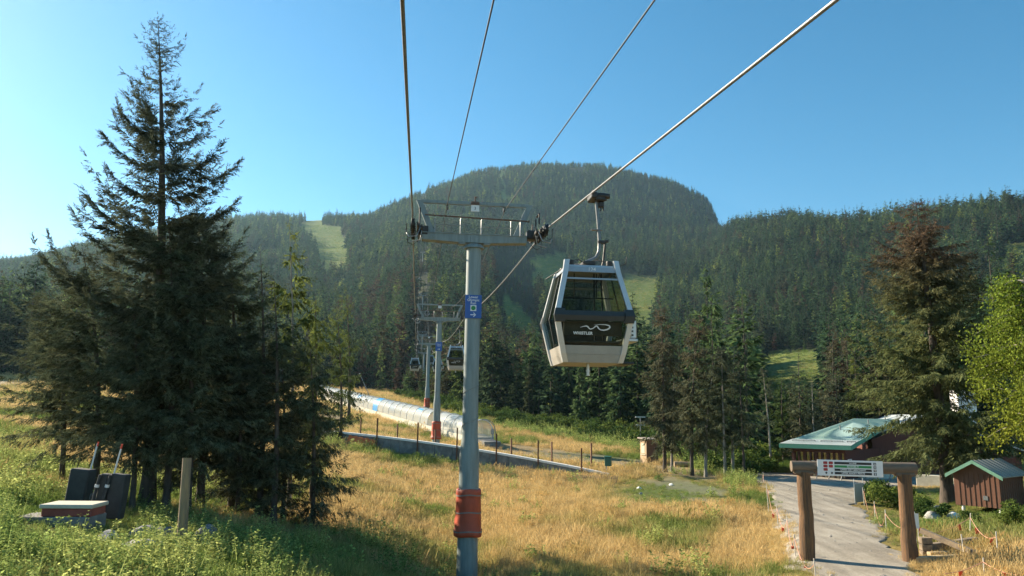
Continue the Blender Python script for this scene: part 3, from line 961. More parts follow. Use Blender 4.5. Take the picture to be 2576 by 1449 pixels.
def rope_points(off_near, off_far, dz=.47, z0=3.8, sag=.0011):
    K = [(-14, z0 - 14 * .11)] + [(0, z0)] + [(s, z + dz) for s, z in TOW]
    pts = []
    for (s0, a), (s1, b) in zip(K[:-1], K[1:]):
        n = 2 if s1 <= 0 else 30
        for i in range(n):
            u = i / n
            s = s0 + (s1 - s0) * u
            sg = 0 if s1 < 30 else min(sag * (s1 - s0) ** 2 * .5, .02 * (s1 - s0)) * u * (1 - u) * 2
            pts.append((s, off_near + (off_far - off_near) * min(max((s - 25) / 45, 0), 1), a + (b - a) * u - sg))
    pts.append((K[-1][0], off_far, K[-1][1]))
    return pts
def stranded_rope(name, label, off_near, off_far, rad=.026):
    K = rope_points(off_near, off_far)
    S = np.array([k[0] for k in K]); O = np.array([k[1] for k in K]); Z = np.array([k[2] for k in K])
    ss = np.r_[np.arange(-14, 30, .03), np.arange(30, 70, .25), np.arange(70, 1350, 4.0)]
    n = 24
    th = np.arange(n) * 2 * np.pi / n
    V = []
    for s in ss:
        c = line(s, float(np.interp(s, S, O)), float(np.interp(s, S, Z)))
        rr = rad * (1 + .17 * (np.abs(np.cos(3 * (th - s * 2 * np.pi / .52))) - .6)) if s < 30 else np.full(n, rad)
        for t, r_ in zip(th, rr):
            V.append((c.x + LN[0] * math.cos(t) * r_, c.y + LN[1] * math.cos(t) * r_, c.z + math.sin(t) * r_))
    m = len(ss)
    I = np.arange(m * n).reshape(m, n)
    F = np.stack([I[:-1], np.roll(I, -1, 1)[:-1], np.roll(I, -1, 1)[1:], I[1:]], -1).reshape(-1, 4)
    o = link(name, mesh_from(name, V, np.ascontiguousarray(F), [rope_mat], smooth=True))
    return tag(o, label, 'rope', 'haul ropes of the gondola lift')
stranded_rope('haul_rope', 'thick twisted steel haul rope rising almost straight up over the left end of the crossarm', -.31, -.29)
stranded_rope('haul_rope', 'thick twisted steel haul rope at the right that carries the nearest cabin', 4.47, 4.28)
def signal_cable(label, off):
    pts = []
    K = [(-10, 4.56 - 1.1)] + [(s, z + 1.14) for s, z in TOW[:6]]
    for (s0, a), (s1, b) in zip(K[:-1], K[1:]):
        n = 24
        for i in range(n):
            u = i / n
            s = s0 + (s1 - s0) * u
            pts.append(line(s, off, a + (b - a) * u - (.0 if s1 < 30 else .018 * (s1 - s0)) * 4 * u * (1 - u)))
    b = MB(); b.tube(pts, .0135, 8)
    tag(b.build('signal_cable', wire_mat), label, 'cable', 'thin signal cables above the haul ropes')
signal_cable('thin dark cable left of the number plate on the nearest tower', .86)
signal_cable('thin dark cable right of the number plate on the nearest tower', 2.98)

# ---- cabin
white_alu = mat('cabin_aluminium', (.60, .61, .60), .32, metal=.35, noise=.08, nscale=3)
beige_panel = mat('cabin_panel', (.40, .37, .32), .4, noise=.12, nscale=4)
mat_band = mat('cabin_band', (.36, .40, .43), .4, metal=.2, noise=.1)
bumper_m = mat('bumper_plastic', (.028, .034, .034), .45, noise=.2)
hanger_m = mat('hanger_steel', (.24, .24, .23), .4, metal=.5, noise=.35, nscale=8)
inner_dark = mat('cabin_interior', (.05, .05, .048), .7, noise=.3)
bench_m = mat('bench_vinyl', (.16, .145, .12), .6, noise=.3)
def tinted_glass(name, tint, gloss=.10, fres=.55):
    m, N, L = nt_of(name)
    N.remove(N['Principled BSDF'])
    t = N.new('ShaderNodeBsdfTransparent'); t.inputs['Color'].default_value = (*tint, 1)
    g = N.new('ShaderNodeBsdfGlossy'); g.inputs['Roughness'].default_value = .04; g.inputs['Color'].default_value = (.8, .85, .85, 1)
    lw = N.new('ShaderNodeLayerWeight'); lw.inputs['Blend'].default_value = .25
    mm = N.new('ShaderNodeMath'); mm.operation = 'MULTIPLY_ADD'; mm.inputs[1].default_value = fres; mm.inputs[2].default_value = gloss
    mx = N.new('ShaderNodeMixShader')
    L.new(lw.outputs['Fresnel'], mm.inputs[0]); L.new(mm.outputs[0], mx.inputs['Fac'])
    L.new(t.outputs[0], mx.inputs[1]); L.new(g.outputs[0], mx.inputs[2]); L.new(mx.outputs[0], N['Material Output'].inputs['Surface'])
    return m
cab_glass = tinted_glass('cabin_glass', (.70, .72, .68), .0, .20)

HW = ([0, .22, 1.15, 2.32, 2.5], [.72, .78, .97, .70, .655])
HD = ([0, .22, 1.15, 2.32, 2.5], [.78, .84, 1.0, .74, .69])
hw = lambda z: float(np.interp(z, *HW)); hd = lambda z: float(np.interp(z, *HD))
def face_pt(face, u, z, out=0.0):
    if face == 'f': return (u * hw(z), -hd(z) - out, z)
    if face == 'b': return (u * hw(z), hd(z) + out, z)
    if face == 'l': return (-hw(z) - out, u * hd(z), z)
    return (hw(z) + out, u * hd(z), z)
def panel(b, face, z0, z1, u0=-.92, u1=.92, out=0.0, th=.03, m=0):
    zs = sorted({z0, z1, *[z for z in (.22, 1.15, 2.32) if z0 < z < z1]})
    for a, c in zip(zs[:-1], zs[1:]):
        A = [face_pt(face, u0, a, out), face_pt(face, u1, a, out), face_pt(face, u1, c, out), face_pt(face, u0, c, out)]
        B = [face_pt(face, u0, a, out - th), face_pt(face, u1, a, out - th), face_pt(face, u1, c, out - th), face_pt(face, u0, c, out - th)]
        b.hexa(A, B, m)

def gondola(label, s, off, z, number=None):
    t = thing('gondola_cabin', label, 'gondola', line(s, off, z), R(7.22), 'gondola cabins on the lift')
    Z0 = -4.55; X0 = -.14
    sh = lambda b: setattr(b, 'V', [(x + X0, y, zz + Z0) for x, y, zz in b.V]) or b
    b = MB()                                            # lower body: floor and skirt
    for f in 'fblr': panel(b, f, 0.0, .20, -.97, .97, .012); panel(b, f, .205, .42, -.95, .95, .0)
    b.box((0, 0, .03), (1.40, 1.52, .06))
    sh(b).build('lower_body', beige_panel, t)
    for sx in (-1, 1):
        for sy in (-1, 1):
            p = MB()
            zs = [0, .22, .7, 1.15, 1.6, 2.32, 2.62 if sy < 0 else 2.5]
            pts = [(sx * (hw(q) - .02), sy * (hd(q) - .02), q) for q in zs]
            for (x0, y0, za), (x1, y1, zb_) in zip(pts[:-1], pts[1:]):
                w = .065
                p.hexa([(x0 - w, y0 - w, za), (x0 + w, y0 - w, za), (x0 + w, y0 + w, za), (x0 - w, y0 + w, za)],
                       [(x1 - w, y1 - w, zb_), (x1 + w, y1 - w, zb_), (x1 + w, y1 + w, zb_), (x1 - w, y1 + w, zb_)])
            sh(p).build('pillar', white_alu, t)
    b = MB()
    for f in 'fb':
        panel(b, f, 2.30, 2.44, -.95, .95, .01, .05)
        panel(b, f, 2.10, 2.145, -.93, .93, .012, .04)
    for f in 'lr':
        panel(b, f, 2.36, 2.46, -.95, .95, .0, .05)
    fr_ = sh(b).build('top_frame', mat_band, t)
    if number:
        lettering(number, .14, sign_white, fr_, (X0, -hd(2.37) - .016, Z0 + 2.37), bold=.003)
    b = MB()
    for f in 'fb':
        b = MB()
        panel(b, f, 2.145, 2.30, -.93, .93, -.012, .012); panel(b, f, 1.28, 2.10, -.93, .93, -.012, .012)
        panel(b, f, .42, 1.03, -.93, .93, -.012, .012)
        w_ = sh(b).build('end_window', cab_glass, t)
        win = w_ if f == 'f' else win
    for f in 'lr':
        b = MB(); panel(b, f, .42, 2.36, -.93, .93, -.012, .012)
        sh(b).build('door_glass', cab_glass, t)
    b = MB()
    for f in 'lr':
        for u in (-.02, .02): panel(b, f, .42, 2.36, u - .015, u + .015, .004, .02)
    sh(b).build('door_seam', bumper_m, t)
    for f in 'fb':                                      # dark rubbing bar with its two corner caps
        b = MB()
        panel(b, f, 1.03, 1.27, -.80, .80, .05, .07)
        for u0, u1 in ((-1.06, -.80), (.80, 1.06)): panel(b, f, .98, 1.32, u0, u1, .085, .14)
        bo = sh(b).build('bumper', bumper_m, t); 
    b = MB()                                            # roof
    b.hexa([(-.68, -.72, 2.42), (.68, -.72, 2.42), (.68, .72, 2.42), (-.68, .72, 2.42)], [(-.62, -.64, 2.50), (.62, -.64, 2.50), (.62, .64, 2.50), (-.62, .64, 2.50)])
    rf = sh(b).build('roof', white_alu, t)
    b = MB()
    for x, y in ((-.50, -.55), (.50, -.55), (-.5, .55), (.5, .55)):
        b.lathe((x, y, 2.50), [(.07, 0), (.085, .03), (.07, .06), (.085, .09), (.07, .13)], 12)
        b.tube([(x, y, 2.62), (x * .5, y * .6, 2.70), (0, 0, 2.68)], .014, 6)
    b.box((0, 0, 2.60), (.34, 1.0, .10), bevel=.02)
    b.tube([(.62, -.66, 2.44), (.90, -.70, 2.56), (.93, -.70, 2.74)], .012, 6)
    b.tube([(-.62, -.2, 2.50), (-.98, .5, 2.30)], .012, 6)
    sh(b).build('roof_mount', dark_steel, rf)
    b = MB()                                            # benches and back rests
    for sy in (-1, 1):
        b.box((0, sy * .55, .52), (1.45, .42, .07), bevel=.02)
        b.box((0, sy * .80, .85), (1.5, .06, .36), bevel=.02)
    sh(b).build('bench', bench_m, t)
    b = MB(); b.tube([(-.75, 0, 1.75), (.75, 0, 1.75)], .018, 6)
    for x in (-.3, .3): b.tube([(x, 0, 1.75), (x, 0, 2.40)], .014, 6)
    b.tube([(.28, .1, .1), (.26, .1, 2.42)], .022, 6); b.tube([(.52, .1, .1), (.45, .1, 2.42)], .022, 6)
    sh(b).build('handrail', inner_dark, t)
    b = MB()                                            # ski rack on the far door
    b.box((1.20, -.10, .92), (.16, .40, .46), bevel=.02); b.box((1.05, .0, .62), (.42, 1.0, .08), bevel=.02)
    for k in range(4): b.box((1.17, -.302, .77 + .1 * k), (.05, .01, .05), 1)
    b.box((.92, .0, .04), (.50, .9, .07), bevel=.02, m=1)
    sh(b).build('ski_rack', [white_alu, bumper_m], t)
    b = MB(); b.tube([(-.02, -.35, .03), (-.02, -.35, -.30)], .045, 12); b.tube([(-.02, -.35, -.16), (-.02, -.35, -.20)], .055, 12)
    sh(b).build('guide_spigot', white_alu, t)
    # hanger: foot on the roof, knee, upright column, grip
    b = MB()
    b.tube([(X0 - .05, 0, Z0 + 2.66), (X0 + .12, 0, Z0 + 2.74), (X0 + .30, 0, Z0 + 2.84), (.24, 0, Z0 + 3.02), (.25, 0, Z0 + 3.3), (.22, 0, -.75), (.17, 0, -.16)], [.070, .062, .055, .050, .047, .045, .045], 12)
    b.box((.17, 0, -.95), (.30, .12, .03), bevel=.01)
    hg = b.build('hanger', hanger_m, t)
    b = MB()
    b.tube([(.42, .05, -1.26), (.36, .05, -1.8), (.30, .02, -2.0)], [.03, .028, .02], 8)
    b.box((.30, 0, -1.28), (.20, .12, .09), bevel=.02); b.box((.45, .04, -1.24), (.12, .1, .06), bevel=.01)
    b.tube([(.30, .05, -2.0), (.22, .1, -2.3), (.1, .1, -2.5)], .012, 6)
    b.build('door_linkage', dark_steel, hg)
    b = MB()                                            # detachable grip: jaw, springs, guide roller
    b.box((.06, 0, -.05), (.16, .56, .17), bevel=.03)
    b.box((.24, 0, -.06), (.32, .34, .22), bevel=.03)
    for y in (-.11, .11): b.lathe((.28, y, -.03), [(.06, -.2), (.075, -.17), (.075, .17), (.06, .2)], 14, axis='x')
    b.lathe((.50, 0, .0), [(.035, -.03), (.075, -.03), (.075, .03), (.035, .03)], 16, axis='x')
    b.box((.30, .0, -.25), (.14, .16, .14), bevel=.02); b.tube([(.28, -.04, -.3), (.28, -.04, -.44)], .02, 6); b.tube([(.36, .0, -.3), (.36, 0, -.40)], .02, 6)
    for y in (-.42, .42): b.tube([(0, y, .028), (0, y * .5, .045), (0.03, 0, .05)], .018, 6)
    b.build('grip', dark_steel, hg)
    # white lettering and wave mark on the lower end window
    if number:
        def P2(u, zz): return (u + X0, -hd(zz) - .004, zz + Z0)
        ang = math.atan2(hd(1.03) - hd(.45), 1.03 - .45)
        tx = lettering('WHISTLER', .098, sign_white, win, P2(-.28, .715), bold=.004, spacing=1.08)
        tx.rotation_euler = (R(90) + ang, 0, 0)
        def stroke(pts, name='wave_mark'):
            q = MB()
            for (x0, z0, w0), (x1, z1, w1) in zip(pts[:-1], pts[1:]):
                d = Vector((x1 - x0, z1 - z0)); nn = Vector((-d.y, d.x)).normalized()
                A = [(x0 + nn.x * w0, z0 + nn.y * w0), (x0 - nn.x * w0, z0 - nn.y * w0), (x1 - nn.x * w1, z1 - nn.y * w1), (x1 + nn.x * w1, z1 + nn.y * w1)]
                q.hexa([(*P2(x, zz)[:1], P2(x, zz)[1] - .002, P2(x, zz)[2]) for x, zz in A], [(*P2(x, zz)[:1], P2(x, zz)[1] + .004, P2(x, zz)[2]) for x, zz in A])
            return q
        k = lambda zx, zy: ((zx - 488) * .0036, .42 + (1165 - zy) * .0031)
        wave = [(390, 1024, .003), (412, 1016, .008), (432, 1012, .014), (444, 1018, .016), (452, 1030, .014), (462, 1036, .012), (480, 1030, .010), (494, 1016, .012), (504, 1008, .015), (512, 1016, .016), (520, 1030, .013), (534, 1040, .012), (556, 1042, .014), (580, 1036, .017), (596, 1024, .018), (600, 1012, .016), (590, 1003, .012), (565, 998, .009), (530, 997, .006), (485, 1003, .002)]
        st = stroke([(*k(a, c), w) for a, c, w in wave])
        st.build('wave_mark', sign_white, win)
    return t
gondola('nearest gondola cabin, silver framed with a white wave mark, beside the first tower', 18.8, 4.47, 5.84, '124')
def rope_z(s, off_near=4.47, off_far=4.28):
    K = rope_points(off_near, off_far)
    return float(np.interp(s, [k[0] for k in K], [k[2] for k in K]))
gondola('smaller gondola cabin hanging just right of the second tower', 80, 4.28, rope_z(80), '98')
gondola('gondola cabin at the left rope, just left of the tower poles', 150, -.29, rope_z(150), '57')
g2 = gondola('gondola cabin at the left rope, the lower and smaller one behind another cabin', 192, -.29, rope_z(192))
def more_cabin(s, off, label):
    c = copy_tree(g2); c.location = line(s, off, rope_z(s)); c['label'] = label
more_cabin(152, 4.28, 'gondola cabin half hidden behind the pole of the second tower')
more_cabin(228, 4.28, 'gondola cabin half hidden behind the pole of the third tower')
for s, off, lb in ((355, -.29, 'tiny gondola cabin on the left rope below the sixth tower'), (372, 4.28, 'tiny gondola cabin on the right rope below the sixth tower'),
                   (520, -.29, 'speck of a gondola cabin on the left rope above the sixth tower'), (560, 4.28, 'speck of a gondola cabin on the right rope above the sixth tower')):
    more_cabin(s, off, lb)
# ------------------------------------------------------------------ near trees, each its own
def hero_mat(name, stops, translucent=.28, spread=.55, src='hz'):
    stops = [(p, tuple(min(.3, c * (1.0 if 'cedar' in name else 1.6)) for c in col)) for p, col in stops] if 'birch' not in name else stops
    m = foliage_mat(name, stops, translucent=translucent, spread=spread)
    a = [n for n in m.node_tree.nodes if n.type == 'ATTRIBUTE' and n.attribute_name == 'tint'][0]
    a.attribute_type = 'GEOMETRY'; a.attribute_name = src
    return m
f_dark = hero_mat('spruce_needles', [(0, (.078, .076, .042)), (.4, (.066, .074, .042)), (.75, (.055, .070, .040)), (1, (.050, .066, .038))])
f_grey = hero_mat('hemlock_needles', [(0, (.074, .078, .044)), (.5, (.062, .070, .044)), (1, (.050, .060, .042))])
f_lichen = hero_mat('lichened_needles', [(0, (.098, .098, .052)), (.35, (.078, .086, .048)), (.7, (.064, .076, .044)), (1, (.060, .064, .042))])
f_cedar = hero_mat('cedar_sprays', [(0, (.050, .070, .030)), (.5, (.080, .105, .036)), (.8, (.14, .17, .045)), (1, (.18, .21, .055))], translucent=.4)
f_brown = hero_mat('dying_spruce_needles', [(0, (.074, .086, .038)), (.5, (.088, .100, .040)), (.68, (.082, .084, .040)), (.82, (.082, .060, .038)), (1, (.092, .058, .042))], translucent=.3)
f_rust = hero_mat('rusty_spruce_needles', [(0, (.070, .076, .044)), (.6, (.070, .072, .044)), (1, (.082, .064, .044))])
f_green = hero_mat('young_fir_needles', [(0, (.035, .055, .022)), (1, (.065, .095, .030))], translucent=.35)
f_birch = hero_mat('birch_leaves', [(0, (.23, .22, .03)), (.5, (.16, .20, .03)), (1, (.15, .21, .035))], translucent=.38, spread=.6)

def tree(label, bx, Yd, tx, ty, kw, fol, bk=bark, name='conifer_tree', group=None, cat='tree'):
    b0 = at_y(bx, 1240, Yd)
    z0 = gz(b0[0], b0[1])
    tp = at_y(tx, ty, Yd)
    H = tp[2] - z0
    kw = dict(kw); kw['H'] = H
    kw['lean'] = ((tp[0] - b0[0]) / H, 0)
    tb, V, F, tw, hz, _ = conifer(**kw)
    t = thing(name, label, cat, (b0[0], b0[1], z0 - .05), 0, group)
    tb.build('trunk', bk, t)
    link('crown', crown_mesh('crown', V, F, tw, [fol], hz), t)
    return t
L90 = -math.pi / 2; R90 = math.pi / 2
big = dict(seed=31, rad=3.3, base=.10, nb=260, nt=36, sub=14, tlen=.034, twid=.27, slope=.10, droop=.25, upturn=.45, hang=.35, power=.72, jitter=.3, gap=.022, stem_r=.24,
           limbs=[(.36, L90 + .15, 4.6, .22, .55), (.37, L90 - .25, 4.0, .15, .5), (.46, L90 + .1, 3.5, .30, .42), (.52, L90, 2.9, .32, .40), (.60, L90 + .2, 2.3, .38, .3), (.66, L90 - .3, 1.9, .4, .3),
                  (.60, R90, 2.5, .40, .28), (.63, R90 + .25, 2.2, .42, .3), (.54, R90 - .2, 2.3, .3, .3), (.48, R90 + .2, 2.4, .25, .3), (.70, R90, 1.3, .5, .3), (.76, R90 - .3, 1.1, .6, .25), (.73, L90, 1.6, .5, .3), (.42, R90, 2.6, .1, .3)])
tree('tallest spruce in the photo, upswept limbs against the sky at the left', 372, 25, 398, 48, big, f_grey)
den = lambda seed, rad, **k: dict(dict(seed=seed, rad=rad, base=.05, nb=190, nt=26, sub=12, tlen=.058, twid=.26, slope=.0, droop=.45, upturn=.3, hang=.45, power=.62, jitter=.28, gap=.02), **k)
CL = 'near spruces in the dense clump at the left'
tree('dark spruce right of the tallest one, its thin tip just under the skyline ridge', 505, 26, 490, 478, den(41, 2.0, slope=.1), f_grey, group=CL)
tree('dark full spruce with blunt top, second to the right of the tallest one', 585, 27.5, 571, 580, den(42, 2.1, power=.5), f_dark, group=CL)
tree('slim dark spruce with sparse tiered branches, left of the pale trunked cedar', 655, 27, 655, 628, den(43, 1.35, nb=90, nt=14, gap=.035, power=.7), f_dark, group=CL)
tree('small slim spruce tucked against the pale trunked cedar', 692, 26, 690, 700, den(44, 1.2, nb=90, nt=14, gap=.035), f_dark, group=CL)
tree('grey green spruce at the left clump edge, broad boughs over the yellow slope', 238, 25.5, 205, 610, den(45, 2.7, base=.14, power=.55, side=(L90, .25)), f_lichen, group=CL)
tree('spruce in front of the tallest one, boughs hanging behind the leaning dark pads', 335, 24.0, 335, 750, den(46, 2.1, base=.2, power=.5, hang=.6), f_lichen, group=CL)
tree('drooping spruce behind the bare log post, with several grey stems under it', 475, 24.6, 458, 640, den(47, 2.1, base=.22, power=.5, hang=.7), f_lichen, group=CL)
tree('dark spruce right of the log post, filling the middle of the clump', 600, 26.5, 598, 820, den(48, 2.1, base=.10, power=.42), f_grey, group=CL)
tree('dark low spruce above the big foreground shadow, right of the clump', 715, 27.5, 705, 860, den(49, 2.2, base=.05, power=.42), f_grey, group=CL)
tree('lichen hung spruce far left in the clump, half hidden by its neighbour', 150, 27.5, 120, 720, den(50, 1.7, base=.25, power=.55, hang=.6), f_lichen, group=CL)
tree('spruce standing inside the clump just left of the log post', 420, 24.5, 425, 560, den(51, 2.0, base=.25, power=.5), f_dark, group=CL)
ced = lambda seed, rad, **k: dict(dict(seed=seed, rad=rad, base=.12, nb=100, nt=20, sub=10, tlen=.060, twid=.30, slope=.12, droop=.95, upturn=.45, hang=1.1, power=.6, jitter=.35), **k)
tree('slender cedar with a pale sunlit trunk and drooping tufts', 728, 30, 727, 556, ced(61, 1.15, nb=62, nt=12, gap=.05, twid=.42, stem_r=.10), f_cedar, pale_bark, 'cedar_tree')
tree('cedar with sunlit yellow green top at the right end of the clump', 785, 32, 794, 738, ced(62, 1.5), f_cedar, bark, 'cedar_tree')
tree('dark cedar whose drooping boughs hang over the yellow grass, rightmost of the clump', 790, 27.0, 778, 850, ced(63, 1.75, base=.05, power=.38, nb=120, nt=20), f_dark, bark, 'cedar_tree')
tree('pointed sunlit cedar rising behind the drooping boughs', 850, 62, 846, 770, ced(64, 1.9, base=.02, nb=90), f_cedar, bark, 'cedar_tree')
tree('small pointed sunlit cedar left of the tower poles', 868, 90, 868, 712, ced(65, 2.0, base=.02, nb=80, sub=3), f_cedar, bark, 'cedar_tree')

# grove of bare trunks right of the booth
gr = lambda seed, rad, **k: dict(dict(seed=seed, rad=rad, base=.18, nb=140, nt=18, sub=7, tlen=.065, twid=.34, slope=-.05, droop=.5, upturn=.2, hang=.75, power=.5, jitter=.35), **k)
GR = 'spruces with bare lower trunks in the grove'
tree('tall rust tinged spruce directly right of the small booth', 1674, 58, 1664, 765, gr(71, 1.75, base=.13, nb=150), f_rust, group=GR)
tree('thin pale trunk close beside the rust tinged spruce at the booth', 1692, 59, 1700, 900, gr(72, .9, nb=60, base=.3), f_lichen, pale_bark, group=GR)
tree('spruce with pointed dark top, second big one right of the booth', 1742, 55, 1760, 790, gr(73, 1.7), f_rust, group=GR)
tree('spruce with a thick curved pale trunk, its crown cut flat on top', 1777, 54, 1806, 868, gr(74, 1.55, base=.22, power=.3, top=.99), f_lichen, pale_bark, group=GR)
tree('spruce on one of two trunks crossing close together in the grove', 1826, 53, 1815, 880, gr(75, 1.4, base=.25, power=.32, nb=90), f_lichen, pale_bark, group=GR)
tree('spruce on the paler and shorter of two close trunks in the grove', 1846, 54, 1848, 868, gr(76, 1.3, base=.28, power=.35, nb=90), f_lichen, pale_bark, group=GR)
tree('spruce with a straight slim dark trunk, last of the grove by the path', 1874, 52, 1858, 905, gr(77, 1.35, base=.3, nb=80), f_lichen, bark, group=GR)
tree('low spruce deep inside the grove, its stump like base behind the trunks', 1807, 63, 1795, 960, gr(78, 1.5, base=.2), f_dark, group=GR)
tree('half dead spruce with a bare white leaning stem left of the lodge', 1943, 60, 1918, 922, gr(79, .95, base=.46, nb=46, nt=10, stem_r=.11), f_lichen, pale_bark, group=GR)
yng = lambda seed, rad, **k: dict(dict(seed=seed, rad=rad, base=.03, nb=130, nt=16, sub=6, tlen=.075, twid=.36, slope=.05, droop=.5, upturn=.3, hang=.5, power=.75, jitter=.25), **k)
tree('dark pointed spruce in front of the sunny clearing left of the lodge roof', 2022, 74, 2008, 880, yng(81, 2.0, gap=.03), f_dark)
tree('mid green fir below the sunny clearing, left of the dark pointed spruce', 1975, 76, 1966, 935, yng(82, 1.7), f_green)
tree('pale stemmed ragged fir between the clearing and the lodge roof', 2055, 72, 2042, 950, yng(83, 1.3, nb=70), f_lichen, pale_bark)
tree('rusty topped spruce behind the left end of the lodge roof', 2110, 88, 2095, 812, yng(84, 2.1), f_rust)
tree('second rusty spruce just right behind the lodge roof', 2150, 92, 2128, 826, yng(85, 1.9), f_rust)
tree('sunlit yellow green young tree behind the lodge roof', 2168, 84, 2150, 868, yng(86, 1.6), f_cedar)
tree('dark spruce close behind the ridge of the lodge roof', 2118, 80, 2100, 905, yng(87, 1.9), f_dark)

# the dying spruce in front of the lodge, the birch and its neighbour
tree('large dying spruce, rust brown top and mossy olive boughs, in front of the lodge', 2384, 41, 2303, 505,
     dict(seed=91, rad=4.3, base=.13, nb=430, nt=40, sub=9, tlen=.046, twid=.30, slope=.0, droop=.42, upturn=.22, hang=.65, power=.56, jitter=.32, gap=.022, stem_r=.34,
          limbs=[(.22, R90 + .3, 3.3, .0, -.05), (.25, R90 - .3, 3.6, .1, -.1), (.45, L90, 3.4, .25, .3), (.5, R90, 3.1, .2, .3), (.62, L90, 2.4, .4, .3), (.66, R90, 1.8, .4, .4)]), f_brown)
tree('dark spruce cut by the right picture edge behind the brown hut', 2620, 37, 2600, 1000, yng(92, 2.0, base=.1, sub=4), f_lichen)

def birch(label, px, Yd, tx, ty):
    g = np.random.default_rng(95)
    b0 = at_y(px, 1240, Yd); z0 = gz(b0[0], b0[1]); H = at_y(tx, ty, Yd)[2] - z0
    t = thing('birch_tree', label, 'tree', (b0[0], b0[1], z0), 0)
    tb = MB()
    st = [(0, 0, -.3), (.05, 0, H * .2), (-.08, .05, H * .45), (.06, 0, H * .7), (0, 0, H * .90)]
    tb.tube(st, [.13, .10, .08, .05, .01], 12)
    P, D = [], []
    for i in range(90):
        h = g.uniform(.40, .97); a = g.uniform(0, 6.283)
        L_ = (1.75 * math.sin(math.pi * min(1, (1.06 - h) * 1.05)) ** .8 + .25) * g.uniform(.6, 1.12)
        o = Vector((0, 0, h * H * .92))
        dr = Vector((math.sin(a), math.cos(a), g.uniform(.25, .8)))
        pts = [o + Vector((dr.x * L_ * u, dr.y * L_ * u, dr.z * L_ * u - .55 * L_ * u * u)) for u in (0, .35, .7, 1)]
        tb.tube(pts, [.03, .02, .012, .005], 5, caps=False)
        n = int(200 * L_)
        u = g.random(n) ** .6 * .9 + .12
        q = np.stack([np.array(o) + np.array([dr.x * L_ * k, dr.y * L_ * k, dr.z * L_ * k - .55 * L_ * k * k]) for k in u])
        q += g.normal(0, 1, q.shape) * np.array([.2, .2, .22]) * (.4 + .6 * u[:, None])
        q[:, 2] -= g.exponential(.14, n)
        P.append(q)
    tb.build('trunk', pale_bark, t)
    P = np.vstack(P)
    D = unit(g.normal(0, 1, P.shape) * .7 + np.array([0, 0, -.8]))
    Nn = unit(g.normal(0, 1, P.shape))
    V, F = kites(P, D, Nn, g.uniform(.075, .125, len(P)), g.uniform(.055, .085, len(P)))
    link('crown', crown_mesh('crown', V, F, np.repeat(g.random(len(P)), 4), [f_birch], V[:, 2] / H), t)
birch('bright yellow green birch at the right picture edge', 2632, 25.5, 2600, 628)
# ------------------------------------------------------------------ built things on the meadow
concrete = mat('grey_concrete', (.24, .235, .22), .9, noise=.45, nscale=2.2, bump=.2, bscale=20)
cap_white = mat('white_capping', (.82, .80, .74), .6, noise=.1, nscale=4)
cream = mat('cream_concrete', (.66, .61, .48), .85, noise=.25, nscale=2, bump=.15)
post_rust = mat('rusted_post', (.25, .125, .075), .85, noise=.5, nscale=9)
poly = tinted_glass('clear_sheet', (.75, .80, .80), .10)
cover_m, N_, L_ = nt_of('cloudy_polycarbonate')
N_['Principled BSDF'].inputs['Base Color'].default_value = (.55, .56, .52, 1)
N_['Principled BSDF'].inputs['Roughness'].default_value = .16
N_['Principled BSDF'].inputs['Alpha'].default_value = .62
blue_sheet = mat('blue_sheet', (.06, .30, .62), .35, noise=.1)
hoop_m = mat('hoop_white', (.70, .70, .66), .4, metal=.2)

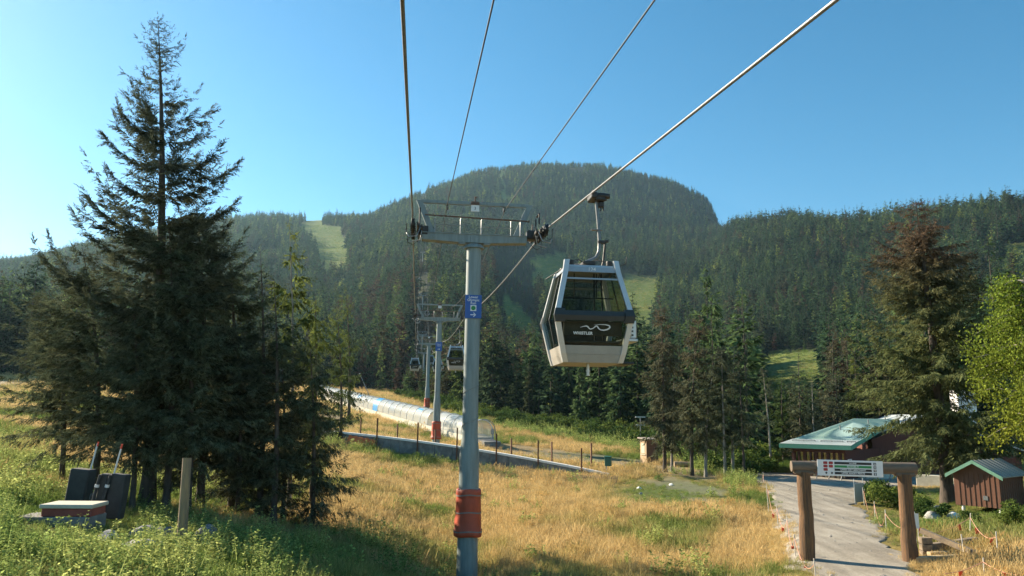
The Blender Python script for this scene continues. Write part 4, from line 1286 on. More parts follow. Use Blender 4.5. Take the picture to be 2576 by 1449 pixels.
# covered conveyor
cA = on_ground(1212, 1121); cB = on_ground(806, 1002)
def conveyor():
    A = Vector((cA[0], cA[1], 0)); B = Vector((cB[0], cB[1], 0))
    d = (B - A); Ln = d.length; d.normalize(); nrm = Vector((-d.y, d.x, 0))
    t = thing('covered_conveyor', 'long covered conveyor tunnel of clear arched sheets climbing the beginner slope', 'ski conveyor', (cA[0], cA[1], gz(cA[0], cA[1])))
    O = Vector((cA[0], cA[1], gz(cA[0], cA[1])))
    hz0 = cA[2] + .75
    def W(u, v, h):                                   # u along, v across, h above the belt
        p = A + d * u + nrm * v
        zz = (cA[2] + .8) + (cB[2] - cA[2]) * (u / Ln)
        return Vector((p.x, p.y, zz + h)) - O
    n = 30
    st = Ln / n
    hw_, hh = 1.25, 1.72
    arc = [(-hw_ * math.cos(math.pi * k / 14) , hh * math.sin(math.pi * k / 14) ** .72) for k in range(15)]
    b = MB()
    for u0 in range(0, n):
        b.hexa([W(u0 * st, -1.35, -1.6), W(u0 * st, 1.35, -1.6), W((u0 + 1) * st, 1.35, -1.6), W((u0 + 1) * st, -1.35, -1.6)],
               [W(u0 * st, -1.35, 0), W(u0 * st, 1.35, 0), W((u0 + 1) * st, 1.35, 0), W((u0 + 1) * st, -1.35, 0)])
    b.hexa([W(-2.6, -.9, -1.2), W(-2.6, .9, -1.2), W(0, .9, -1.2), W(0, -.9, -1.2)], [W(-2.6, -.9, -.15), W(-2.6, .9, -.15), W(0, .9, -.10), W(0, -.9, -.10)], 1)
    b.build('base_wall', [cream, concrete], t)
    c = MB()
    blue = {19, 20}
    V = [W(i * st, a, h + .02) for i in range(n + 1) for a, h in arc]
    Fc = [(i * 15 + k, i * 15 + k + 1, (i + 1) * 15 + k + 1, (i + 1) * 15 + k) for i in range(n) for k in range(14) if i != 13 and not (i == 4 and k > 6)]
    c.add(V, Fc, 0, True)
    c.build('cover', cover_m, t)
    bl = MB()
    V = [W(i * st, a * 1.015, h * 1.015 + .02) for i in (13.03, 13.97) for a, h in arc]
    bl.add(V, [(k, k + 1, 15 + k + 1, 15 + k) for k in range(14)], 0, True)
    bl.build('blue_panel', blue_sheet, t)
    for i in (6, 17):
        w = MB(); w.add([W((i + u) * st, a * 1.02, h * 1.02 + .02) for u in (.2, .85) for a, h in arc[9:12]], [(0, 1, 4, 3), (1, 2, 5, 4)])
        w.build('blue_patch', blue_sheet, t)
    for i in range(n + 1):
        h = MB(); h.tube([W(i * st, a * 1.02, hh_ * 1.02 + .02) for a, hh_ in arc], .035 if i else .06, 5)
        h.build('hoop', hoop_m, t)
    e = MB()                                          # open end arch lip and control box
    e.tube([W(-.5, a * 1.05, h_ * 1.08) for a, h_ in arc[:9]], .05, 6)
    e.box(tuple(W(-.4, -1.0, .62)), (.35, .3, .5), bevel=.03)
    e.tube([W(-.4, -1.0, .4), W(-.4, -1.0, -.5), W(-.7, -.9, -.55)], .05, 6)
    e.build('control_box', galv, t)
conveyor()

# low wall and its steel posts
wR = on_ground(1532, 1201); wL = on_ground(800, 1108)
wd = Vector((wL[0] - wR[0], wL[1] - wR[1], 0)); wlen = wd.length; wd.normalize(); wn_ = Vector((-wd.y, wd.x, 0))
if wn_.y > 0: wn_ = -wn_                                 # towards the viewer
def wall_pt(u, out=0.0):
    x, y = wR[0] + wd.x * u + wn_.x * out, wR[1] + wd.y * u + wn_.y * out
    return x, y
def wall_top(u): return wR[2] + .10 + (wL[2] + .70 - wR[2] - .10) * (u / wlen) + .36 * math.sin(math.pi * min(1, u / wlen)) ** .8
def low_wall():
    t = thing('low_wall', 'low grey concrete wall with a white cap crossing the meadow', 'wall', (wR[0], wR[1], wR[2]))
    O = Vector(wR)
    n = 16
    b, c = MB(), MB()
    for i in range(n):
        u0, u1 = wlen * i / n, wlen * (i + 1) / n - .03
        pts = []
        for u in (u0, u1):
            for o_ in (0, -.35):
                x, y = wall_pt(u, o_); pts.append((x, y))
        (a0, a1, a2, a3) = pts
        lo = min(gz(*a0), gz(*a2)) - .6
        z0, z1 = wall_top(u0), wall_top(u1)
        Q = lambda p, z: (p[0] - O.x, p[1] - O.y, z - O.z)
        b.hexa([Q(a0, lo), Q(a2, lo), Q(a3, lo), Q(a1, lo)], [Q(a0, z0), Q(a2, z1), Q(a3, z1), Q(a1, z0)])
        f0, f1 = wall_pt(u0, .05), wall_pt(u1 + .03, .05); g0, g1 = wall_pt(u0, -.40), wall_pt(u1 + .03, -.40)
        c.hexa([Q(f0, z0 + .002), Q(f1, z1 + .002), Q(g1, z1 + .002), Q(g0, z0 + .002)], [Q(f0, z0 + .15), Q(f1, z1 + .15), Q(g1, z1 + .15), Q(g0, z0 + .15)])
    b.build('panel', concrete, t); c.build('capping', cap_white, t)
low_wall()
def wall_u(px):                                          # where along the wall a picture column falls
    us = np.linspace(0, wlen, 400)
    xs = [project((*wall_pt(u), wall_top(u)))[0] for u in us]
    return float(np.interp(-px, -np.array(xs), us))
pb = MB(); pb.box((0, 0, .1), (.10, .012, 2.7)); pb.box((-.046, 0, .1), (.012, .10, 2.7)); pb.box((.046, 0, .1), (.012, .10, 2.7))
post_me = pb.mesh('steel_post', post_rust)
first = True
for k, px in enumerate((950, 1052, 1151, 1250, 1355, 1464)):
    u = wall_u(px); x, y = wall_pt(u, .12)
    o = link('steel_post', post_me, None, (x, y, wall_top(u) + .1))
    nm = ['furthest left', 'left of the second tower', 'left beside the first tower', 'first right of the tower', 'second right of the tower', 'near the green bin']
    tag(o, f'rusty steel post clamped to the front of the low wall, {nm[k]}', 'post', 'rusty posts along the low wall')
for k, px in enumerate((870, 965, 1063, 1160, 1260, 1365, 1468)):
    u = wall_u(px); x, y = wall_pt(u, -2.2)
    o = link('steel_post', post_me, None, (x, y, gz(x, y) + .75))
    o.rotation_euler = (0, 0, .4)
    nm = ['beside the drooping cedar boughs', 'left of the second tower', 'touching the second tower in view', 'half behind the first tower', 'first right of the tower', 'second right of the tower', 'nearest the green bin']
    tag(o, f'paler rusty post behind the low wall, {nm[k]}', 'post', 'rusty posts along the low wall')
# orange matting lying on the wall, pale net by its end
o_net = mat('orange_net', (.72, .17, .04), .7, noise=.35, nscale=14)
u0, u1 = wall_u(884), wall_u(951)
b = MB()
a0, a1 = wall_pt(u0, .35), wall_pt(u1, .35); c0, c1 = wall_pt(u0, .62), wall_pt(u1, .62)
n = 14
V = []
for i in range(n + 1):
    k = i / n
    for (p, q), h in (((a0, a1), .72), ((c0, c1), .05), ((c0, c1), .0), ((a0, a1), .66)):
        x, y = p[0] + (q[0] - p[0]) * k, p[1] + (q[1] - p[1]) * k
        V.append((x, y, gz(x, y) + h + .1 + .05 * math.sin(i * 2.1)))
b.add(V, [(i * 4 + j, i * 4 + (j + 1) % 4, i * 4 + 4 + (j + 1) % 4, i * 4 + 4 + j) for i in range(n) for j in range(4)])
tag(b.build('orange_netting', o_net), 'bright orange netting leaning against the low wall beside the cedar boughs', 'netting')
pale_net = mat('faded_net', (.66, .40, .24), .7, noise=.4, nscale=20)
b = MB()
q0, q1 = on_ground(1440, 1212), on_ground(1552, 1216)
for i in range(24):
    k = i / 23
    p = Vector(q0).lerp(Vector(q1), k)
    z = gz(p.x, p.y)
    b.box((p.x, p.y, z + .22), (.06, .03, .5), rot=Matrix.Rotation(.25, 3, 'Y'))
b.tube([(q0[0], q0[1] - .03, gz(q0[0], q0[1]) + .3), (q1[0], q1[1] - .03, gz(q1[0], q1[1]) + .3)], .02, 5)
tag(b.build('picket_netting', pale_net), 'faded orange picket netting half sunk in dry grass at the wall end', 'netting')

# ------------------------------------------------------------------ lodge
red_wood = mat('red_brown_siding', (.155, .050, .032), .75, noise=.3, nscale=3, stretch=(9, 9, .5), bump=.2, bscale=20)
brown_trim = mat('brown_trim', (.10, .042, .030), .7, noise=.3, nscale=4)
def metal_roof(name, col):
    m, N, L = nt_of(name)
    P = N['Principled BSDF']; P.inputs['Roughness'].default_value = .62; P.inputs['Specular IOR Level'].default_value = .3
    tc = N.new('ShaderNodeTexCoord'); nz = N.new('ShaderNodeTexNoise'); nz.inputs['Scale'].default_value = 1.6; nz.inputs['Detail'].default_value = 5
    L.new(tc.outputs['Object'], nz.inputs['Vector'])
    rp = N.new('ShaderNodeValToRGB'); rp.color_ramp.elements[0].position = .3; rp.color_ramp.elements[1].position = .7
    rp.color_ramp.elements[0].color = (*[c * .9 for c in col], 1); rp.color_ramp.elements[1].color = (*col, 1)
    L.new(nz.outputs['Fac'], rp.inputs['Fac']); L.new(rp.outputs['Color'], P.inputs['Base Color'])
    return m
green_roof = metal_roof('green_metal_roof', (.36, .50, .44))
green_edge = mat('green_fascia', (.13, .38, .27), .5, noise=.15)
pale_roof = metal_roof('pale_metal_roof', (.40, .44, .43))
lodge_glass = tinted_glass('lodge_glass', (.30, .34, .24), .28)
def quad_slab(b, P, th, m=0):
    P = [Vector(p) for p in P]
    n = (P[1] - P[0]).cross(P[2] - P[0]).normalized()
    if n.z < 0: n = -n
    b.hexa([p - n * th for p in P], P, m)
def lodge():
    FL, FR = Vector(at_y(1961, 1113, 57.5)), Vector(at_y(2141, 1121, 54.5))
    FL.z = FR.z = -1.93
    RL, RR = Vector(at_y(2146, 1055, 61.5)), Vector(at_y(2250, 1053, 61.0))
    RL.z = RR.z = (RL.z + RR.z) / 2
    ex = (FR - FL).normalized(); ey = Vector((-ex.y, ex.x, 0))
    O = Vector((FL.x, FL.y, -5.35))
    t = thing('lodge', 'day lodge with weathered green metal roof and dark window band behind the log gateway', 'building', O)
    lc = lambda p: Vector(p) - O
    BL, BR = FL + ey * 9.5, FR + ey * 9.5 + ex * 3
    rf = MB()
    quad_slab(rf, [lc(FL), lc(FR), lc(RR), lc(RL)], .05)
    quad_slab(rf, [lc(BL), lc(FL), lc(RL), lc(RL)], .05) if False else rf.add([lc(BL), lc(FL), lc(RL)], [(0, 1, 2)])
    rf.add([lc(BL), lc(RL), lc(RR), lc(BR)], [(0, 1, 2, 3)])
    for k in range(1, 26):                             # standing seams
        u = k / 26
        a, c = lc(FL.lerp(FR, u)), lc(RL.lerp(RR, u))
        rf.tube([a + Vector((0, 0, .02)), c + Vector((0, 0, .02))], .018, 4, caps=False)
    roof = rf.build('roof', green_roof, t)
    fa = MB()
    for P, Q in ((FL, FR), (FR, RR), (FL, BL)):
        n = (Q - P).cross(Vector((0, 0, 1))).normalized()
        fa.hexa([lc(P + n * .03 + Vector((0, 0, -.30))), lc(Q + n * .03 + Vector((0, 0, -.30))), lc(Q - n * .05 + Vector((0, 0, -.30))), lc(P - n * .05 + Vector((0, 0, -.30)))],
                [lc(P + n * .03), lc(Q + n * .03), lc(Q - n * .05), lc(P - n * .05)])
    fa.build('fascia', green_edge, roof)
    es = MB(); lo = lambda v: (FL.lerp(RL, v), FR.lerp(RR, v)); a0, a1 = lo(.0); c0, c1 = lo(.17); up = Vector((0, 0, .03))
    quad_slab(es, [lc(a0 + up), lc(a1 + up), lc(c1 + up), lc(c0 + up)], .02)
    es.build('eave_sheet', pale_roof, roof)
    sn = MB()                                          # snow guards
    for u0, u1 in ((.08, .42), (.5, .82), (.88, 1.0)):
        a = FL.lerp(RL, .10).lerp(FR.lerp(RR, .10), u0); c = FL.lerp(RL, .10).lerp(FR.lerp(RR, .10), u1)
        sn.tube([lc(a) + Vector((0, 0, .10)), lc(c) + Vector((0, 0, .10))], .03, 6)
        for w in (0, .5, 1): 
            q = lc(a.lerp(c, w)); sn.tube([q, q + Vector((0, 0, .12))], .03, 5)
    for u, v in ((.35, .55), (.62, .8), (.8, .98)):
        q = lc(FL.lerp(RL, v).lerp(FR.lerp(RR, v), u)); sn.tube([q - Vector((0, 0, .1)), q + Vector((0, 0, .35))], .05, 8)
    sn.build('snow_guard', galv, roof)
    # walls
    A, B = FL + ex * .75 + ey * .8, FR - ex * .55 + ey * .7
    C = B + (RR - FR).normalized() * 7.0; C.z = B.z
    D_ = A + ey * 8.0
    zt = -2.28
    w = MB()
    def wall(P, Q, z0, z1, th=.15, m=0, bb=w):
        n = (Q - P).cross(Vector((0, 0, 1))).normalized()
        f = lambda p, o_, z: lc((p.x + n.x * o_, p.y + n.y * o_, z))
        bb.hexa([f(P, 0, z0), f(Q, 0, z0), f(Q, -th, z0), f(P, -th, z0)], [f(P, 0, z1), f(Q, 0, z1), f(Q, -th, z1), f(P, -th, z1)], m)
    wall(A, B, -6.0, -4.35); wall(A, B, -2.50, zt)
    wall(B, C, -6.0, zt); wall(D_, A, -6.0, zt)
    back = MB(); wall(A + ey * 5, B + ey * 5, -6.0, zt, bb=back)
    gb = lc(B); gc = lc(C)
    w.build('wall', red_wood, t)
    back.build('back_wall', brown_trim, t)
    n = (B - A).cross(Vector((0, 0, 1))).normalized()
    npan = 9
    for k in range(npan + 1):
        P = A.lerp(B, k / npan)
        pm = MB(); wid = .11 if k % 2 else .19
        q = lc((P.x - n.x * .02, P.y - n.y * .02, -3.425)); pm.box(q, (wid, .18, 1.85), rot=Matrix.Rotation(math.atan2(ex.y, ex.x), 3, 'Z'))
        pm.build('window_post', brown_trim, t)
        if k < npan:
            Q = A.lerp(B, (k + 1) / npan); P2 = P + ex * wid * .5; Q2 = Q - ex * .07
            gl = MB(); f = lambda p, o_, z: lc((p.x + n.x * o_, p.y + n.y * o_, z))
            gl.hexa([f(P2, -.08, -4.35), f(Q2, -.08, -4.35), f(Q2, -.10, -4.35), f(P2, -.10, -4.35)], [f(P2, -.08, -2.5), f(Q2, -.08, -2.5), f(Q2, -.10, -2.5), f(P2, -.10, -2.5)])
            gl.build('window', lodge_glass, t)
    P = A.lerp(B, .42); pd = MB(); q = lc((P.x + n.x * .04, P.y + n.y * .04, -3.5))
    rz = Matrix.Rotation(math.atan2(ex.y, ex.x), 3, 'Z')
    for dx, dz, sx, sz in ((-.22, 0, .05, .75), (.22, 0, .05, .75), (0, .36, .49, .05)):
        pd.box(q + Vector((ex.x * dx, ex.y * dx, dz)), (sx, .04, sz), rot=rz)
    pd.build('notice_frame', cap_white, t)
    P = B.lerp(C, .08); nn = (C - B).cross(Vector((0, 0, 1))).normalized(); pd = MB(); q = lc((P.x + nn.x * .05, P.y + nn.y * .05, -3.2)); rz2 = Matrix.Rotation(math.atan2(C.y - B.y, C.x - B.x), 3, 'Z')
    e2 = (C - B).normalized()
    for dx, dz, sx, sz in ((-.3, 0, .06, .5), (.3, 0, .06, .5), (0, .24, .66, .07)):
        pd.box(q + Vector((e2.x * dx, e2.y * dx, dz)), (sx, .05, sz), rot=rz2)
    pd.build('window_frame', cap_white, t)
    so = MB(); so.hexa([lc(FL + Vector((0, 0, -.31))), lc(FR + Vector((0, 0, -.31))), lc(B + Vector((0, 0, -.36))), lc(A + Vector((0, 0, -.36)))], [lc(FL + Vector((0, 0, -.28))), lc(FR + Vector((0, 0, -.28))), lc(B + Vector((0, 0, -.33))), lc(A + Vector((0, 0, -.33)))])
    for (P, Q) in ((A, B),): so.box(lc((A + B) / 2 + Vector((0, 0, -.44))), ((B - A).length, .2, .18), rot=rz)
    so.build('soffit', brown_trim, t)
lodge()

def hall():
    """the bigger wing behind the dying spruce: gable end, pale roof, white stack"""
    pk = Vector(at_y(2330, 1042, 60)); er = Vector(at_y(2600, 1140, 57)); el = Vector(at_y(2180, 1098, 60))
    O = Vector((pk.x, pk.y, -5.3))
    t = thing('lodge_hall', 'large brown gabled wing of the lodge with pale metal roof, seen through the dying spruce', 'building', O)
    back = Vector((4.5, 15, 0))
    lc = lambda p: Vector(p) - O
    w = MB()
    g = [el + Vector((.6, .4, -.25)), Vector((el.x + .6, el.y + .4, -6)), Vector((er.x - .7, er.y + .4, -6)), er + Vector((-.7, .4, -.25)), pk + Vector((0, .4, -.25))]
    w.add([lc(p) for p in g] + [lc(p + back) for p in g], [(0, 1, 2, 3, 4), (9, 8, 7, 6, 5), (0, 5, 6, 1), (3, 2, 7, 8)])
    w.build('wall', red_wood, t)
    r_ = MB()
    quad_slab(r_, [lc(pk), lc(er), lc(er + back), lc(pk + back)], .12); quad_slab(r_, [lc(el), lc(pk), lc(pk + back), lc(el + back)], .12)
    rf = r_.build('roof', pale_roof, t)
    c = MB(); q = lc(at_y(2425, 1035, 66)); c.box(q, (1.6, 1.2, 3.4), bevel=.03); c.box(q + Vector((0, 0, 1.75)), (1.9, 1.5, .12))
    c.build('chimney', cap_white, rf)
    v = MB()
    for k in range(5):
        P = g[1].lerp(g[2], .2 + k * .14); v.box(lc((P.x, P.y - .03, -3.4)), (.95, .05, 1.1))
    v.build('window_band', mat('dark_pane', (.03, .035, .035), .15), t)
hall()

# ------------------------------------------------------------------ brown hut on legs
hut_wood = mat('hut_boards', (.185, .078, .042), .75, noise=.35, nscale=3, stretch=(12, 12, .4), bump=.15, bscale=20)
hut_roof = metal_roof('hut_roof_sheet', (.36, .33, .27))
leg_white = mat('white_post', (.66, .66, .62), .6, noise=.2)
def hut():
    c = Vector(at_y(2520, 1280, 35.2))                   # the near bottom corner
    ang = R(128)                                        # direction of the gable wall, away to the left
    ex = Vector((math.cos(ang), math.sin(ang), 0)); ey = Vector((ex.y, -ex.x, 0))   # ey: along the long wall, to the right
    ey = Vector((math.cos(R(38)), math.sin(R(38)), 0))
    t = thing('wooden_hut', 'small red brown board hut on white legs with green edged roof by the dying spruce', 'hut', c)
    Wd, Ln, H, RH = 1.95, 3.0, 1.52, .56
    P = lambda a, b_, h: (ex.x * a + ey.x * b_, ex.y * a + ey.y * b_, h)
    b = MB()
    g = [P(0, 0, 0), P(Wd, 0, 0), P(Wd, 0, H), P(Wd / 2, 0, H + RH), P(0, 0, H)]
    h_ = [P(0, Ln, 0), P(Wd, Ln, 0), P(Wd, Ln, H), P(Wd / 2, Ln, H + RH), P(0, Ln, H)]
    b.add(g + h_, [(4, 3, 2, 1, 0), (5, 6, 7, 8, 9), (0, 5, 9, 4), (1, 2, 7, 6), (0, 1, 6, 5)])
    for k in range(1, 9):
        b.box(P(Wd * k / 9, -.012, H * .5), (.045, .02, H - .02), rot=Matrix.Rotation(ang, 3, 'Z'))
    for k in range(0, 12):
        b.box(P(-.012, Ln * (k + .3) / 12, H * .5), (.045, .02, H - .02), rot=Matrix.Rotation(R(38), 3, 'Z'))
    b.build('wall', hut_wood, t)
    r_ = MB()
    o_ = .28; sl = RH / (Wd / 2)
    e0, e1 = -.26, Wd + .26
    for a, s in ((e0, 1), (e1, -1)):
        quad_slab(r_, [P(a, -o_, H - .26 * sl + .05), P(Wd / 2, -o_, H + RH + .05), P(Wd / 2, Ln + o_, H + RH + .05), P(a, Ln + o_, H - .26 * sl + .05)], .05)
    for k in range(7):
        y = -o_ + (Ln + 2 * o_) * (k + .5) / 7
        r_.tube([P(e0, y, H - .26 * sl + .07), P(Wd / 2, y, H + RH + .07)], .02, 4)
    rf = r_.build('roof', hut_roof, t)
    f = MB()
    for a in (e0, e1):
        A = [P(a, -o_ - .03, H - .26 * sl - .10), P(Wd / 2, -o_ - .03, H + RH - .10), P(Wd / 2, -o_ - .03, H + RH + .07), P(a, -o_ - .03, H - .26 * sl + .07)]
        f.hexa(A, [(x + ey.x * .03, y + ey.y * .03, z) for x, y, z in A])
    f.build('fascia', mat('bright_green_trim', (.16, .33, .23), .5, noise=.25, nscale=6), rf)
    for a, b_ in ((.08, .08), (Wd - .3, .08), (.08, Ln - .1), (Wd - .1, Ln - .1)):
        l = MB(); l.box(P(a, b_, -.45), (.11, .11, .9)); l.build('leg', leg_white, t)
    v = MB(); v.box(P(Wd * .32, -.02, .42), (.2, .03, .2), rot=Matrix.Rotation(ang, 3, 'Z')); v.build('vent', galv, t)
hut()

# ------------------------------------------------------------------ ticket booth, bin, masts, lance
def booth():
    c = on_ground(1634, 1166)
    t = thing('booth', 'small wooden attendant booth with window side coloured as sunlit, left of the grove', 'booth', c)
    ex = Vector((math.cos(R(20)), math.sin(R(20)), 0)); ey = Vector((-ex.y, ex.x, 0))
    rz = Matrix.Rotation(R(20), 3, 'Z')
    k = c[1] / 58
    b = MB(); b.box((0, 0, .85 * k), (1.0 * k, .95 * k, 1.9 * k), rot=rz)
    b.build('wall', mat('booth_boards', (.23, .115, .07), .8, noise=.4, nscale=4, stretch=(1, 1, 8)), t)
    pnl = MB(); p = -ex * .515 * k; pnl.box((p.x, p.y, .85 * k), (.03, .93 * k, 1.9 * k), rot=rz); pn = pnl.build('sunlit_side', mat('sunlit_boards', (.52, .36, .22), .8, noise=.3), t)  # side facing the sun: sunlight put into the colour as lighter boards
    wd_ = MB(); p = -ex * .54 * k; wd_.box((p.x, p.y, 1.15 * k), (.03, .5 * k, .75 * k), rot=rz); wd_.box((p.x, p.y, .68 * k), (.12, .7 * k, .06), rot=rz); wd_.build('window', mat('booth_window', (.55, .55, .42), .3), t)
    r_ = MB(); r_.box((0, 0, 1.86 * k), (1.35 * k, 1.3 * k, .12), rot=rz @ Matrix.Rotation(R(4), 3, 'X'), bevel=.02); r_.build('roof', mat('booth_roof', (.40, .33, .26), .8, noise=.3), t)
booth()
def litter_bin():
    c = on_ground(1526, 1197)
    t = thing('litter_bin', 'dark green bin on a single post at the end of the low wall', 'bin', c)
    b = MB(); b.tube([(0, 0, -.3), (0, 0, .75)], .04, 8); b.build('post', galv, t)
    g = mat('bin_green', (.025, .12, .085), .45, noise=.2)
    b = MB(); rz = Matrix.Rotation(R(-18), 3, 'Z'); b.box((.12, 0, 1.02), (.46, .40, .66), rot=rz, bevel=.03); bd = b.build('bin_body', g, t)
    b = MB(); b.box((.12, 0, 1.37), (.52, .46, .05), rot=rz, bevel=.015); b.box((-.10, -.08, 1.28), (.05, .35, .10), rot=rz); b.build('lid', mat('bin_lid', (.05, .20, .15), .4), bd)
litter_bin()
def mast(px, pyb, pyt, label, py2):
    c = on_ground(px, pyb, 20, 300); Y = c[1]
    t = thing('signal_mast', label, 'mast', c)
    top = at_y(px, pyt, Y)[2] - c[2]; mid = at_y(px, py2, Y)[2] - c[2]
    b = MB(); b.tube([(0, 0, -.4), (0, 0, top)], .07, 8); b.build('pole', galv, t)
    b = MB(); b.box((.0, 0, top), (1.25, .12, .14)); b.build('crossbar', cap_white, t)
    b = MB(); b.box((0, 0, mid), (1.1, .12, .12)); b.build('crossbar', cap_white, t)
mast(1370, 1070, 1021, 'thin pale mast with two crossbars in the tall weeds below the forest', 1039)
mast(1612, 1120, 1049, 'thin pale mast with two crossbars rising behind the booth', 1069)
c = on_ground(939, 1012, 40, 300)
b = MB(); tp = at_y(905, 940, c[1]); b.tube([c - np.array([0, 0, .4]), tp], [.09, .05], 8)
b.box(tuple(tp), (.3, .2, .18), bevel=.03)
tag(b.build('snow_lance', galv), 'thin slanting pale snowmaking lance above the conveyor tunnel', 'snow lance')

# ------------------------------------------------------------------ log gateway with its trail sign
log_m = mat('weathered_log', (.25, .130, .055), .9, noise=.55, nscale=3.2, stretch=(8, 8, .4), bump=1.0, bscale=14, col2=(.075, .052, .036))
log_grey = mat('grey_log', (.20, .150, .105), .85, noise=.4, nscale=2.0, stretch=(.5, 5, 5), bump=.5, bscale=9)
def gateway():
    L_ = on_ground(2033, 1412); R_ = on_ground(2282, 1432)
    Rr = np.array([*(at_y(2282, 1300, L_[1] * .985)[:2]), 0]); Rr[2] = gz(Rr[0], Rr[1])
    t = thing('log_gateway', 'rustic gateway of two thick log posts and a log beam over the gravel path', 'gateway', L_)
    bt = at_y(2020, 1187, L_[1])[2]
    O = Vector(L_); Rv = Vector(Rr) - O
    for P in (Vector((0, 0, 0)), Vector((Rv.x, Rv.y, Rv.z))):
        b = MB(); h = bt - (O.z + P.z)
        g = np.random.default_rng(int(P.x * 10) + 3)
        pts = [(P.x + g.normal(0, .008), P.y, P.z - .5)] + [(P.x + g.normal(0, .008), P.y + g.normal(0, .008), P.z + h * k / 8) for k in range(9)]
        rad = [.225] + [.225 - .035 * k / 8 + g.normal(0, .006) for k in range(9)]
        b.tube(pts, rad, 28)
        b.build('post', log_m, t)
    d = Vector((Rv.x, Rv.y, 0)); ln = d.length; d.normalize()
    zb = bt - O.z + .165
    b = MB()
    g = np.random.default_rng(8)
    pts = [tuple(d * u + Vector((0, 0, zb + (.0 if u < ln else -.0)))) for u in np.linspace(-.36, ln + .34, 10)]
    b.tube(pts, [.175 + g.normal(0, .005) for _ in pts], 26)
    b.build('beam', log_grey, t)
    k_ = MB()
    for u in (0, ln):
        k_.box(tuple(d * u + Vector((0, 0, zb - .17))), (.56, .30, .12), rot=Matrix.Rotation(math.atan2(d.y, d.x), 3, 'Z'), bevel=.03)
    k_.build('bolster', log_grey, t)
    # sign board hung on the front of the beam
    Y = L_[1]
    fn = Vector((d.y, -d.x, 0))
    if fn.y > 0: fn = -fn
    def on_beam(px):
        us = np.linspace(0, ln, 300); xs = [project(tuple(O + d * u + fn * .20 + Vector((0, 0, zb))))[0] for u in us]
        return O + d * float(np.interp(px, xs, us)) + fn * .20 + Vector((0, 0, zb))
    s0, s1 = on_beam(2056), on_beam(2221)
    Y = s0.y
    wv = Vector(s1) - Vector(s0); wdt = wv.length; cz = s0.z - .02
    hgt = (at_y(2060, 1152, Y)[2] - at_y(2060, 1192, Y)[2])
    sgn = thing('trail_board', 'white trail direction board with black and green bars hung on the log gateway', 'sign', ((s0[0] + s1[0]) / 2, (s0[1] + s1[1]) / 2, cz), math.atan2(wv.y, wv.x))
    sgn.rotation_euler = (0, R(.6), math.atan2(wv.y, wv.x))
    b = MB(); b.box((0, 0, 0), (wdt, .02, hgt), bevel=.006); bd = b.build('board', sign_white, sgn)
    rows = [('A-LINE', sign_black, 2, 0), ('EZ DOES IT', sign_green, 2, 1), ('UPPER DIRT MERCHANT', sign_black, 1, 1), ('UPPER ANGRY PIRATE', sign_black, 0, 1)]
    rh = hgt / 4.75
    for i, (tx, mm, pills, up) in enumerate(rows):
        z = hgt * .5 - rh * (.88 + i * 1.0) - .0
        x0 = .03 * wdt
        q = MB(); q.box((.045 * wdt, -.012, z), (.565 * wdt, .006, rh * .70)); q.build('trail_bar', mm, bd)
        lettering(tx, rh * .68, sign_white, bd, (.045 * wdt, -.0155, z), bold=.0015, extrude=.001)
        q = MB(); q.box((.378 * wdt, -.012, z), (.042 * wdt, .006, rh * .74), bevel=.002); q.build('arrow_tile', sign_black, bd)
        q = MB(); arrow(q, 0, 0, .032 * wdt, .008 * wdt, 0, .003)
        if up: q.V = [(-zz, y, x) for x, y, zz in q.V]
        q.V = [(x + .378 * wdt, y - .0185, zz + z) for x, y, zz in q.V]
        q.build('arrow', sign_white, bd)
        for k in range(pills):
            q = MB(); q.box((-.375 * wdt + k * .083 * wdt, -.012, z), (.064 * wdt, .006, rh * .66), bevel=rh * .002)
            q.box((-.375 * wdt + k * .083 * wdt, -.012, z), (.050 * wdt, .0062, rh * .80)); q.build('pill_mark', sign_red, bd)
            lettering(['OR', 'TR'][k], rh * .34, sign_white, bd, (-.375 * wdt + k * .083 * wdt, -.0165, z), extrude=.001) if False else None
        if pills == 0:
            for k in range(2):
                q = MB(); c_ = (-.365 + k * .085) * wdt; q.prism([(c_ - rh * .36, z), (c_, z - rh * .36), (c_ + rh * .36, z), (c_, z + rh * .36)], -.015, -.009); q.build('diamond_mark', sign_black, bd)
gateway()
# ------------------------------------------------------------------ gravel path
gravel_m, N, L = nt_of('gravel')
P_ = N['Principled BSDF']; P_.inputs['Roughness'].default_value = .95; P_.inputs['Specular IOR Level'].default_value = .15
tc = N.new('ShaderNodeTexCoord')
n1 = N.new('ShaderNodeTexNoise'); n1.inputs['Scale'].default_value = .7; n1.inputs['Detail'].default_value = 5
n2 = N.new('ShaderNodeTexNoise'); n2.inputs['Scale'].default_value = 16; n2.inputs['Detail'].default_value = 8; n2.inputs['Roughness'].default_value = .8
mp = N.new('ShaderNodeMapping'); mp.inputs['Rotation'].default_value = (0, 0, R(-28)); mp.inputs['Scale'].default_value = (2.4, .22, 1)
n3 = N.new('ShaderNodeTexNoise'); n3.inputs['Scale'].default_value = 1.0; n3.inputs['Detail'].default_value = 4
L.new(tc.outputs['Object'], n1.inputs['Vector']); L.new(tc.outputs['Object'], n2.inputs['Vector']); L.new(tc.outputs['Object'], mp.inputs['Vector']); L.new(mp.outputs[0], n3.inputs['Vector'])
ad = N.new('ShaderNodeMath'); ad.operation = 'MULTIPLY_ADD'; ad.inputs[1].default_value = .55; L.new(n2.outputs['Fac'], ad.inputs[0])
a2 = N.new('ShaderNodeMath'); a2.operation = 'MULTIPLY_ADD'; a2.inputs[1].default_value = .28; L.new(n3.outputs['Fac'], a2.inputs[0])
a3 = N.new('ShaderNodeMath'); a3.operation = 'MULTIPLY'; a3.inputs[1].default_value = .28; L.new(n1.outputs['Fac'], a3.inputs[0])
